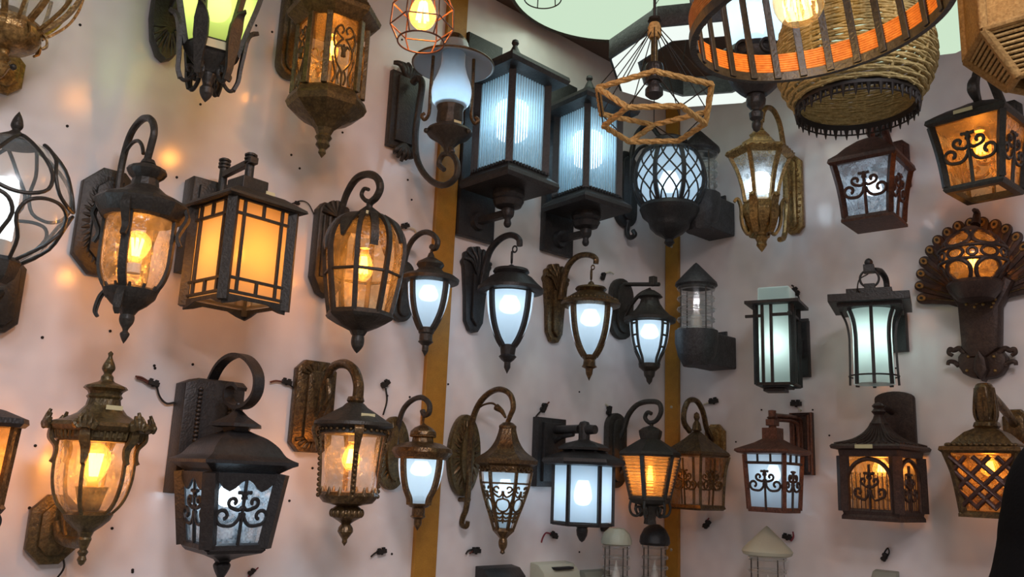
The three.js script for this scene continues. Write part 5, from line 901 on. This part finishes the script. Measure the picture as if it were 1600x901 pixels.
// ================================================================== hanging and ceiling lights
function hang(name, label, px, py, depth, category = 'pendant light') {
  const L = Object.create(Lamp.prototype); L.root = thing(name, label, category);
  L.hp = L.base = atDepth(px, py, depth); L.v0 = L.hp.y; L.p = 0; L.root.position.copy(L.hp); L.s = depth / F; L.yaw = 0;
  L.toCam = Math.atan2(-L.hp.x, -L.hp.z); L.cord = CEIL - L.hp.y; return L;
}
const discDown = (t, y, w, k, c) => { const l = new THREE.RectAreaLight(new THREE.Color(...c), k, w, w); l.position.set(0, y, 0); l.rotation.x = -PI / 2; t.add(l); };
{ // round flush ceiling light
  const c = onPlane(965, -37, V(0, CEIL, 0), UP), z = -c.clone().applyMatrix4(camInv).z, R = 172 * z / F, t = thing('round_ceiling_light', 'large round pale green-white ceiling light above the corner', 'ceiling light');
  t.position.copy(c);
  mesh('rim', lathe([[R - 0.008, 0], [R, 0], [R, -0.034], [R - 0.004, -0.037], [R - 0.008, -0.034]], 72), M.steel, t);
  mesh('diffuser', lathe([[0, -0.036], [R * 0.5, -0.035], [R - 0.008, -0.03]], 72), E.disc, t); discDown(t, -0.045, R * 1.5, 1.2, [0.85, 1, 0.85]);
}
{ // octagonal ring light
  const L = hang('octagonal_ring_light', 'dark octagonal ring light with a glowing white underside near the corner', 1100, 106, 2.3), s = L.s, t = L.root; L.yaw = L.toCam - 0.05;
  const oc = (r) => ringPts(8, (a) => [r * s * Math.sin(a + PI / 8), r * s * Math.cos(a + PI / 8)]);
  L.put('housing', extrude(oc(152), 0.055, 0.002, [oc(102)]).rotateX(-PI / 2), M.slate);
  L.put('diffuser', extrude(oc(147), 0.004, 0, [oc(107)]).rotateX(-PI / 2).translate(0, -0.004, 0), E.ringLamp);
  for (let k = 0; k < 4; k++) L.put('suspension', tube([[0, 0.05, 118 * s], [0, L.cord, 60 * s]], 0.0012, { seg: 5, smooth: false }), M.wire, k * PI / 2 + 0.4);
  L.put('canopy', lathe([[0, L.cord - 0.03], [0.07, L.cord - 0.03], [0.075, L.cord], [0, L.cord]], 28), M.slate);
  discDown(t, -0.01, 0.22, 1.2, [0.92, 1, 0.95]);
}
{ // octagonal panel pendant at the right
  const L = hang('octagonal_panel_light', 'large octagonal pale green-white panel light behind the woven pendants', 1440, 18, 1.6), s = L.s; L.yaw = L.toCam + 0.1;
  const oc = (r) => ringPts(8, (a) => [r * s * Math.sin(a + PI / 8), r * s * Math.cos(a + PI / 8)]);
  L.put('housing', extrude(oc(168), 0.04, 0.002).rotateX(-PI / 2), M.steel); L.put('diffuser', extrude(oc(164), 0.004, 0).rotateX(-PI / 2).translate(0, -0.0045, 0), E.disc);
  for (let k = 0; k < 4; k++) L.put('suspension', tube([[0, 0.04, 110 * s], [0, L.cord, 50 * s]], 0.0012, { seg: 5, smooth: false }), M.wire, k * PI / 2 + 0.4);
  discDown(L.root, -0.012, 0.26, 1.2, [0.85, 1, 0.85]);
}
{ // wire cage with an amber bulb
  const L = hang('cage_pendant', 'rose-gold wire cage pendant with a glowing amber filament bulb', 660, 30, 1.5), s = L.s, m = M.copper; L.yaw = L.toCam;
  const v = (k, r, y, h = 0) => V(Math.sin((k + h) * PI / 3 + PI / 6) * r * s, L.Y(y), Math.cos((k + h) * PI / 3 + PI / 6) * r * s), rod = (a, b) => tube([a, b], 1.2 * s, { seg: 6, smooth: false });
  for (let k = 0; k < 6; k++) { L.put('wire_bar', rod(v(k, 49, 42), v(k + 1, 49, 42)), m); L.put('wire_bar', rod(v(k, 47, 10), v(k, 49, 42)), m); L.put('wire_bar', rod(v(k, 47, 10), v(k + 1, 47, 10)), m); L.put('wire_bar', rod(v(k, 49, 42), v(k, 36, 66)), m); L.put('wire_bar', rod(v(k, 47, 10), v(k, 12, -58)), m); }
  L.hoop('bottom_ring', 36, 66, 1.4, m);
  L.amberBulb(46, -10, 21, { k: 0.16 });
  L.round('lamp_holder', [[0, -62], [13, -60], [13, -26], [10, -22], [0, -22]], m); L.put('cord', tube([[0, L.Y(-60), 0], [0, L.cord, 0]], 0.0025, { seg: 6, smooth: false }), M.wire);
}
{ // small hoop pendant at the top edge
  const L = hang('hoop_pendant', 'thin black wire hoop pendant in front of the round ceiling light', 848, -2, 1.75), s = L.s; L.hoop('bottom_hoop', 29, -2, 1, M.wire);
  for (let k = 0; k < 6; k++) L.put('spoke', tube([[0, L.Y(-2), 29 * s], [0, L.Y(-40), 24 * s], [0, L.Y(-70), 4 * s]], 0.9 * s, { seg: 5 }), M.wire, k * PI / 3 + 0.25);
  L.round('lamp_holder', [[0, -86], [6, -84], [7, -66], [0, -66]], M.wire, false, 14); L.put('cord', tube([[0, L.Y(-84), 0], [0, L.cord, 0]], 0.002, { seg: 6, smooth: false }), M.wire);
}
{ // rope hexagons on wires
  const L = hang('rope_hexagon_pendant', 'pendant of two rope-bound hexagon hoops strung on black wires', 1022, 157, 1.6), s = L.s; L.yaw = L.toCam;
  const top = (k) => V(Math.sin(k * PI / 3) * 98 * s, L.Y(156), Math.cos(k * PI / 3) * 98 * s), low = (k) => V(Math.sin((k + 0.5) * PI / 3) * 78 * s, L.Y(195), Math.cos((k + 0.5) * PI / 3) * 78 * s), apex = V(0, L.Y(40), 0);
  const rope = (a, b) => { const d = b.clone().sub(a), n = 26, u = d.clone().normalize(), e = V(0, 1, 0).addScaledVector(u, -u.y).normalize(), f = u.clone().cross(e), gs = []; for (let j = 0; j < 3; j++) { const pts = []; for (let i = 0; i <= n; i++) { const t = i / n, an = t * d.length() / (9 * s) + j * 2.094; pts.push(a.clone().addScaledVector(d, t).addScaledVector(e, Math.cos(an) * 2.1 * s).addScaledVector(f, Math.sin(an) * 2.1 * s)); } gs.push(tube(pts, 2.9 * s, { seg: 6, smooth: false })); } return merge(gs); };
  for (let k = 0; k < 6; k++) { L.put('upper_rope_bar', rope(top(k), top(k + 1)), M.rope); L.put('lower_rope_bar', rope(low(k), low(k + 1)), M.rope); }
  const w = (a, b, r = 0.9) => tube([a, b], r * s, { seg: 5, smooth: false });
  for (let k = 0; k < 6; k++) { L.put('wire', w(apex.clone().add(V(Math.sin(k) * 4 * s, 0, Math.cos(k) * 4 * s)), top(k)), M.wire); L.put('wire', w(apex, top(k).lerp(top(k + 1), 0.5)), M.wire); L.put('wire', w(top(k), low(k), 1.1), M.wire); L.put('wire', w(top(k + 1), low(k), 1.1), M.wire); if (k % 2) L.put('rope_tie', rope(top(k), low(k)), M.rope); }
  L.round('cap', [[0, 24], [3, 26], [10, 29], [11, 33], [6, 36], [0, 36]], M.wire); L.round('rope_knot', [[0, 35], [8, 37], [11, 45], [11, 56], [8, 60], [0, 60]], M.rope, false, 20);
  L.round('stem', [[0, 58], [5.5, 58], [5.5, 104], [0, 104]], M.olive, false, 16); L.round('lamp_socket', [[0, 100], [13, 101], [15, 106], [15, 124], [12, 128], [9, 128], [10, 134], [14, 140], [14, 148], [8, 153], [0, 153]], M.black, false, 24);
  L.put('cord', tube([[0, L.Y(26), 0], [0, L.cord, 0]], 0.0028, { seg: 6, smooth: false }), M.wire);
}
{ // bamboo drum
  const L = hang('bamboo_drum_pendant', 'black slatted drum pendant with an orange bamboo band and a clear filament bulb', 1279, 36, 1.05), s = L.s, t = L.root; t.rotation.z = 7.2 * D2R; L.yaw = L.toCam;
  const R = 194 * s, H = 0.2;
  const hoop = (y, w) => lathe([[R - 0.004, y], [R + 0.004, y], [R + 0.004, y + w], [R - 0.004, y + w], [R - 0.004, y]], 90);
  L.put('lower_hoop', hoop(-0.004, 0.012), M.dark); L.put('upper_hoop', hoop(H, 0.012), M.dark);
  for (let i = 0; i < 8; i++) { const st = boxUV(new THREE.TorusGeometry(R - 0.001, 0.0021, 6, 90).rotateX(PI / 2).translate(0, 0.0105 + i * 0.0034, 0)); L.put('bamboo_strand', st, M.bamboo); }
  for (let k = 0; k < 26; k++) L.put('slat', box(0.0095, H + 0.012, 0.003, 0, H / 2 + 0.004, R - 0.0055, 0.0006), M.black, (k + 0.61) * 2 * PI / 26);
  for (let k = 0; k < 3; k++) L.put('spoke', tube([[0, H + 0.006, R], [0, H + 0.006, 0]], 0.003, { seg: 6, smooth: false }), M.brown, k * 2 * PI / 3);
  L.put('hub', lathe([[0, H - 0.05], [0.02, H - 0.05], [0.022, H + 0.02], [0, H + 0.02]], 20), M.brown);
  const bx = -0.028, a = -0.008 + 0.0, gl = [[0, a - 0.022], [0.014, a - 0.02], [0.026, a - 0.008], [0.03, a + 0.008], [0.027, a + 0.026], [0.018, a + 0.048], [0.013, a + 0.062], [0.013, a + 0.075]];
  const env = L.wall('bulb', lathe(dense(gl), 28).translate(bx, 0.02, 0.02), G.bulbClear), fil = []; for (let i = 0; i < 8; i++) { const an = i / 8 * 2 * PI; fil.push(tube([[bx + Math.cos(an) * 0.006, 0.055, 0.02 + Math.sin(an) * 0.006], [bx + Math.cos(an) * 0.014, 0.014, 0.02 + Math.sin(an) * 0.014]], 0.0011, { seg: 6, smooth: false })); }
  L.sub(env, 'filament', merge(fil), E.amber); L.wall('bulb_holder', lathe([[0, 0.086], [0.016, 0.086], [0.018, 0.14], [0, 0.14]], 18).translate(bx, 0, 0.02), M.brown); L.wall('bulb_cord', tube([[bx, 0.135, 0.02], [bx * 0.5, 0.17, 0.01], [0, H, 0]], 0.0028, { seg: 6 }), M.wire);
  const l = new THREE.PointLight(new THREE.Color(1, 0.66, 0.3), 0.1, 0, 2); l.position.set(bx, 0.034, 0.02); l.castShadow = true; t.add(l);
  const rise = L.cord; L.wall('suspension_rod', tube([[0, H, 0], [Math.sin(7.2 * D2R) * (rise - H), H + (rise - H) * Math.cos(7.2 * D2R), 0]], 0.004, { seg: 8, smooth: false }), M.brown);
}
{ // seagrass basket
  const L = hang('basket_pendant', 'barrel-shaped woven seagrass pendant with a black scalloped lower rim', 1335, 95, 1.36), s = L.s; L.yaw = L.toCam;
  const prof = L.P([[60, -30], [78, -8], [94, 16], [108, 46], [116, 84], [115, 108], [107, 134], [90, 162]]), q = dense(prof, 6), n = 24;
  for (let i = 0; i < n; i++) { const y = prof[0][1] + (prof[7][1] - prof[0][1]) * (i + 0.5) / n, r = profAt(q, y), gs = []; for (let j = 0; j < 2; j++) { const pts = ringPts(72, (a) => a).map((a) => { const w = Math.cos(a * 12 + i * PI + j * PI); return V(Math.sin(a) * (r + w * 1.5 * s), y + Math.sin(a * 24 + j * 3) * 0.6 * s + (j - 0.5) * 3.2 * s, Math.cos(a) * (r + w * 1.5 * s)); }); gs.push(tube(pts, 2.5 * s, { closed: true, smooth: false, seg: 6 })); } L.put('rope_coil', merge(gs), M.seagrass); }
  for (let k = 0; k < 12; k++) L.put('upright', tube(q.map(([r, y]) => [0, y, r]), 2.2 * s, { seg: 6, smooth: false }), M.seagrass, k * PI / 6);
  L.round('lower_rim', [[84, 162], [90, 160], [91, 168], [86, 170], [84, 162]], M.wire); L.hoop('fringe_hoop', 88, 177, 1.4, M.wire, 60);
  const fr = []; for (let i = 0; i < 64; i++) { const a = i / 64 * 2 * PI; fr.push(tube([[Math.sin(a) * 88 * s, L.Y(168), Math.cos(a) * 88 * s], [Math.sin(a) * 88 * s, L.Y(i % 2 ? 178 : 185), Math.cos(a) * 88 * s]], i % 2 ? 1.4 * s : (u) => (4 - 3.4 * u) * s, { seg: 6, smooth: false })); } L.put('scalloped_fringe', merge(fr), M.wire);
  L.round('top_plate', [[0, -34], [62, -34], [62, -28], [0, -28]], M.wire); L.put('cord', tube([[0, L.Y(-34), 0], [0, L.cord, 0]], 0.003, { seg: 6, smooth: false }), M.wire);
  L.round('lamp_socket', [[0, -30], [12, -30], [13, 10], [0, 12]], M.black, false, 18);
}
{ // burlap and cord pendant at the right edge
  const L = hang('burlap_pendant', 'angular burlap-wrapped pendant with wound cord lower sides', 1622, 62, 1.2), s = L.s; L.yaw = L.toCam - 0.2;
  const hex = (r, y, h = 0.5) => Array.from({ length: 6 }, (_, k) => V(Math.sin((k + h) * PI / 3) * r * s, L.Y(y), Math.cos((k + h) * PI / 3) * r * s));
  const A = hex(104, 64), B = hex(104, -70), C = hex(46, 126);
  L.faces('burlap_panel', 6, paneGeo(L.P([[104, 64], [104, -70]]), 6, 0, 0), M.burlap);
  for (let k = 0; k < 6; k++) { const j = (k + 1) % 6; L.put('frame_bar', tube([A[k], A[j]], 6 * s, { smooth: false }), M.burlap); L.put('frame_bar', tube([C[k], C[j]], 6 * s, { smooth: false }), M.burlap); L.put('frame_bar', tube([A[k], C[k]], 8 * s, { smooth: false }), M.burlap); L.put('frame_bar', tube([A[k], B[k]], 7 * s, { smooth: false }), M.burlap); }
  for (let i = 1; i < 11; i++) { const u = i / 11; L.put('wound_cord', tube(A.map((a, k) => a.clone().lerp(C[k], u)), 3 * s, { closed: true, smooth: false, seg: 6 }), M.rope); }
  L.put('cord', tube([[0, L.Y(-70), 0], [0, L.cord, 0]], 0.003, { seg: 6, smooth: false }), M.wire); L.put('top_plate', poly([[0, L.Y(-72)], [104 * s, L.Y(-72)], [104 * s, L.Y(-68)], [0, L.Y(-68)]], 6), M.burlap);
}

// ================================================================== loose terminal blocks on the walls
function terminal(W, px, py, ang, label, { size = 1, wires = [] } = {}) {
  const t = thing('wire_connector', label, 'connector', 'wire connectors on the display walls'), q = onWall(W, px, py), s = -q.clone().applyMatrix4(camInv).z / F * size;
  t.position.copy(q); t.rotation.y = W.turn;
  const g = merge([box(17 * s, 7 * s, 8 * s, 0, 0, 5 * s, 0.0008), box(5 * s, 4 * s, 5 * s, -5 * s, 4.5 * s, 5 * s, 0.0005), box(5 * s, 4 * s, 5 * s, 4 * s, 4.5 * s, 5 * s, 0.0005), box(3 * s, 3 * s, 4 * s, 0, -4 * s, 5 * s, 0.0005)]);
  const b = mesh('block', g, M.wire, t); b.rotation.z = ang * D2R;
  for (const [mat, pts] of wires) mesh('wire', tube(pts.map(([x, y]) => { const c = onWall(W, x, y); return [uOf(W, c) - uOf(W, q), c.y - q.y, 5 * s]; }), 1.6 * s, { seg: 6 }), M[mat], t);
}
terminal(WL, 238, 599, -12, 'brown-wired terminal block left of the large black lantern', { size: 1, wires: [['wireBrown', [[231, 597], [220, 590], [210, 588]]], ['wireBrown', [[231, 600], [222, 594], [212, 591]]], ['wire', [[243, 604], [248, 620], [258, 630], [270, 629]]]] });
terminal(WL, 446, 597, -8, 'brown-wired terminal block beside the bronze cylinder lantern plate', { size: 0.9, wires: [['wireBrown', [[438, 596], [428, 595], [420, 597]]], ['wire', [[452, 602], [460, 610]]]] });
terminal(WL, 600, 600, 40, 'terminal block with a thin black lead above the small bronze acorn lantern', { size: 0.9, wires: [['wire', [[600, 606], [602, 625], [596, 648]]]] });
terminal(WL, 631, 354, 25, 'terminal block with a thin lead beside the barrel lantern', { size: 0.8, wires: [['wireWhite', [[638, 356], [646, 360], [650, 372]]]] });
terminal(WL, 594, 861, 10, 'dark terminal block low on the wall below the cylinder lantern', { size: 0.9, wires: [['wire', [[587, 861], [580, 866], [577, 869]]]] });
terminal(WL, 741, 860, 0, 'dark terminal block above the black bulkhead light', { size: 0.9, wires: [['wire', [[734, 858], [728, 860], [725, 865]]], ['wireBrown', [[736, 860], [731, 864]]]] });
terminal(WL, 863, 836, -25, 'terminal block with red lead above the putty bulkhead light', { size: 0.8, wires: [['wireRed', [[857, 833], [850, 832], [845, 840], [843, 847]]]] });
terminal(WL, 847, 637, 60, 'terminal block above the black hexagonal lantern plate', { size: 0.85, wires: [['wireBrown', [[851, 632], [855, 628]]], ['wire', [[842, 642], [835, 650], [833, 655]]]] });
terminal(WL, 949, 641, 80, 'terminal block with pale lead beside the scroll-arm lantern', { size: 0.8, wires: [['wireWhite', [[947, 634], [943, 631]]], ['wire', [[949, 650], [945, 660]]]] });
terminal(WL, 942, 823, 30, 'brown-wired terminal block above the grey-green dome-capped ring light', { size: 0.9, wires: [['wireBrown', [[938, 818], [944, 812]]]] });
terminal(WL, 392, 893, 40, 'red-brown wire end at the foot of the left wall', { size: 0.7, wires: [['wireRed', [[386, 900], [392, 894], [402, 886]]], ['wireBrown', [[388, 900], [395, 893]]]] });
terminal(WL, 940, 432, 70, 'small terminal block over the bell-roofed acorn lantern plate', { size: 0.7, wires: [['wireWhite', [[944, 427], [950, 425], [956, 428]]]] });
terminal(WL, 463, 318, 0, 'dark lead running from the mission lantern to the barrel lantern', { size: 0.5, wires: [['wire', [[445, 322], [456, 318], [470, 314], [480, 318], [488, 332], [491, 340]]]] });
terminal(WR, 1117, 627, 10, 'terminal block above the unlit bronze gate lantern', { size: 0.85, wires: [['wireWhite', [[1110, 629], [1102, 632]]]] });
terminal(WR, 1107, 819, 50, 'red-brown terminal block below the unlit bronze gate lantern', { size: 0.8, wires: [['wireRed', [[1107, 813], [1110, 809]]], ['wireBrown', [[1102, 820], [1100, 823]]]] });
terminal(WR, 1245, 456, -60, 'terminal block above the opal box lantern', { size: 0.8, wires: [['wire', [[1242, 448], [1239, 446]]], ['wire', [[1249, 462], [1252, 474], [1251, 482]]]] });
terminal(WR, 1246, 631, 0, 'terminal block above the copper lantern', { size: 0.95, wires: [['wireWhite', [[1250, 638], [1254, 642]]]] });
terminal(WR, 1232, 839, -10, 'terminal block with a brown stub beside the putty cone cap', { size: 0.85, wires: [['wireRed', [[1238, 845], [1242, 838], [1241, 830]]]] });
terminal(WR, 1384, 870, 65, 'curled dark wire tail under the pagoda lantern', { size: 0.75, wires: [['wire', [[1380, 872], [1384, 862], [1389, 856], [1391, 862], [1386, 872]]]] });

// ================================================================== a person at the right edge
{
  const t = thing('person', 'person in a black hooded top standing beside the diamond lattice lantern', 'person');
  const hc = atDepth(1733, 852, 1.0); t.position.set(hc.x, 0, hc.z); t.rotation.y = Math.atan2(-hc.x, -hc.z) + PI - 0.5;   // local +z: the way they face
  const h = hc.y, k = h / 1.53, J = (x, y, z, r) => ({ p: V(x * k, y * k, z * k), r: r * k });
  function field(bones, lo, hi, res, blend) {
    const mc = new MarchingCubes(res, new THREE.MeshBasicMaterial(), false, false, 200000); mc.isolation = 0; const half = res / 2, c = lo.clone().add(hi).multiplyScalar(0.5), e = Math.max(hi.x - lo.x, hi.y - lo.y, hi.z - lo.z) / 2, q = V(), ab = V(), aq = V();
    for (let z = 0; z < res; z++) for (let y = 0; y < res; y++) for (let x = 0; x < res; x++) {
      q.set((x - half) / half * e + c.x, (y - half) / half * e + c.y, (z - half) / half * e + c.z); let d = 9;
      for (const [a, b] of bones) { ab.subVectors(b.p, a.p); aq.subVectors(q, a.p); const u = Math.max(0, Math.min(1, aq.dot(ab) / Math.max(1e-9, ab.lengthSq()))), dd = aq.addScaledVector(ab, -u).length() - (a.r + (b.r - a.r) * u), hh = Math.max(0, Math.min(1, 0.5 + 0.5 * (d - dd) / blend)); d = d * (1 - hh) + dd * hh - blend * hh * (1 - hh); }
      mc.field[z * res * res + y * res + x] = -d;
    }
    mc.update(); const n = mc.count, g = new THREE.BufferGeometry(), pos = new Float32Array(mc.positionArray.slice(0, n * 3)), nor = new Float32Array(mc.normalArray.slice(0, n * 3));
    for (let i = 0; i < n; i++) { pos[i * 3] = pos[i * 3] * e + c.x; pos[i * 3 + 1] = pos[i * 3 + 1] * e + c.y; pos[i * 3 + 2] = pos[i * 3 + 2] * e + c.z; }
    g.setAttribute('position', new THREE.BufferAttribute(pos, 3)); g.setAttribute('normal', new THREE.BufferAttribute(nor, 3)); return boxUV(g);
  }
  const cloth = new THREE.MeshPhysicalMaterial({ color: '#0b0b0c', roughness: 0.95, specularIntensity: 0.15, bumpMap: castBump, bumpScale: 0.0004 }), trousers = new THREE.MeshStandardMaterial({ color: '#1c1e24', roughness: 0.9 }), skin = new THREE.MeshStandardMaterial({ color: '#5a3b2b', roughness: 0.6 });
  const hip = J(0, 0.9, 0, 0.14), chest = J(0, 1.22, 0.01, 0.15), neck = J(0, 1.38, 0, 0.065), head = J(0, 1.53, 0.02, 0.09), crown = J(0, 1.57, -0.01, 0.09), chin = J(0, 1.46, 0.06, 0.05), bones = [[hip, chest], [chest, neck], [neck, head], [head, crown], [head, chin], [J(0, 1.5, 0.1, 0.018), J(0, 1.525, 0.09, 0.012)]];
  for (const sx of [-1, 1]) { const sh = J(sx * 0.17, 1.33, 0, 0.065), el = J(sx * 0.24, 1.05, 0.02, 0.05), wr = J(sx * 0.21, 0.83, 0.12, 0.034), pm = J(sx * 0.2, 0.76, 0.15, 0.032); bones.push([chest, sh], [sh, el], [el, wr], [wr, pm]); for (let i = 0; i < 4; i++) bones.push([J(sx * 0.2, 0.74, 0.13 + i * 0.018, 0.011), J(sx * 0.19, 0.67 + Math.abs(i - 1.4) * 0.012, 0.14 + i * 0.019, 0.009)]); bones.push([J(sx * 0.19, 0.78, 0.17, 0.012), J(sx * 0.17, 0.72, 0.2, 0.01)]);
    const hp2 = J(sx * 0.09, 0.88, 0, 0.1), kn = J(sx * 0.1, 0.48, 0.02, 0.062), an = J(sx * 0.1, 0.09, -0.01, 0.045), toe = J(sx * 0.11, 0.035, 0.15, 0.035); bones.push([hip, hp2], [hp2, kn], [kn, an], [an, toe]); }
  mesh('body', field(bones, V(-0.45, 0, -0.45), V(0.45, 1.72 * k, 0.45), 92, 0.05), skin, t);
  const jk = [[J(0, 0.84, 0, 0.165), J(0, 1.22, 0.01, 0.17)], [J(0, 1.22, 0.01, 0.17), J(0, 1.36, 0, 0.1)]]; for (const sx of [-1, 1]) jk.push([J(0, 1.28, 0, 0.14), J(sx * 0.17, 1.33, 0, 0.085)], [J(sx * 0.17, 1.33, 0, 0.085), J(sx * 0.24, 1.05, 0.02, 0.068)], [J(sx * 0.24, 1.05, 0.02, 0.068), J(sx * 0.21, 0.84, 0.12, 0.05)]);
  mesh('jacket', field(jk, V(-0.4, 0.6, -0.4), V(0.4, 1.55 * k, 0.4), 64, 0.04), cloth, t);
  mesh('hood', field([[J(0, 1.53, -0.005, 0.104), J(0, 1.58, -0.015, 0.094)], [J(0, 1.52, -0.01, 0.106), J(0, 1.43, -0.02, 0.135)], [J(-0.07, 1.38, 0, 0.085), J(0.07, 1.38, 0, 0.085)]], V(-0.25, 1.15, -0.25), V(0.25, 1.7 * k, 0.25), 56, 0.03), cloth, t);
  const tr = []; for (const sx of [-1, 1]) tr.push([J(sx * 0.05, 0.9, 0, 0.15), J(sx * 0.09, 0.86, 0, 0.125)], [J(sx * 0.09, 0.86, 0, 0.115), J(sx * 0.1, 0.48, 0.02, 0.085)], [J(sx * 0.1, 0.48, 0.02, 0.085), J(sx * 0.1, 0.1, -0.01, 0.07)]);
  mesh('trousers', field(tr, V(-0.3, 0, -0.3), V(0.3, 1.1, 0.3), 60, 0.03), trousers, t);
  for (const sx of [-1, 1]) mesh('shoe', field([[J(sx * 0.1, 0.05, -0.03, 0.055), J(sx * 0.115, 0.04, 0.16, 0.045)]], V(sx * 0.11 - 0.2, -0.1, -0.15), V(sx * 0.11 + 0.2, 0.15, 0.25), 30, 0.02), trousers, t);
}

// bare amber bulbs on cords over the visitor's shoulder; the glossy left wall mirrors them
for (const [px, py, d, label] of [[120, 155, 1.35, 'bare amber filament bulb on a long black cord over the shop floor'], [126, 32, 1.3, 'bare amber filament bulb on a short black cord over the shop floor']]) {
  const q = onWall(WL, px, py), r = ray(px, py).normalize(), v = r.clone().addScaledVector(NL, -2 * r.dot(NL)), at = q.clone().addScaledVector(v, d), t = thing('bulb_pendant', label, 'pendant light');
  t.position.copy(at); const b = mesh('bulb', lathe(dense([[0, -0.05], [0.014, -0.048], [0.03, -0.03], [0.034, -0.008], [0.026, 0.02], [0.014, 0.042], [0.013, 0.055]]), 24), G.bulbAmber, t);
  mesh('filament', merge([...Array(6).keys()].map((i) => { const a = i / 6 * 2 * PI; return tube([[Math.cos(a) * 0.008, 0.03, Math.sin(a) * 0.008], [Math.cos(a) * 0.018, -0.026, Math.sin(a) * 0.018]], 0.007, { seg: 6, smooth: false }); })), E.amber, b);
  mesh('socket', lathe([[0, 0.05], [0.017, 0.05], [0.018, 0.1], [0.006, 0.115], [0, 0.115]], 18), M.black, t); mesh('cord', tube([[0, 0.11, 0], [0, CEIL - at.y, 0]], 0.003, { seg: 6, smooth: false }), M.wire, t);
  const l = new THREE.PointLight(new THREE.Color(...AMBER), 0.12, 0, 2); l.castShadow = true; t.add(l);
}
renderer.render(scene, camera);
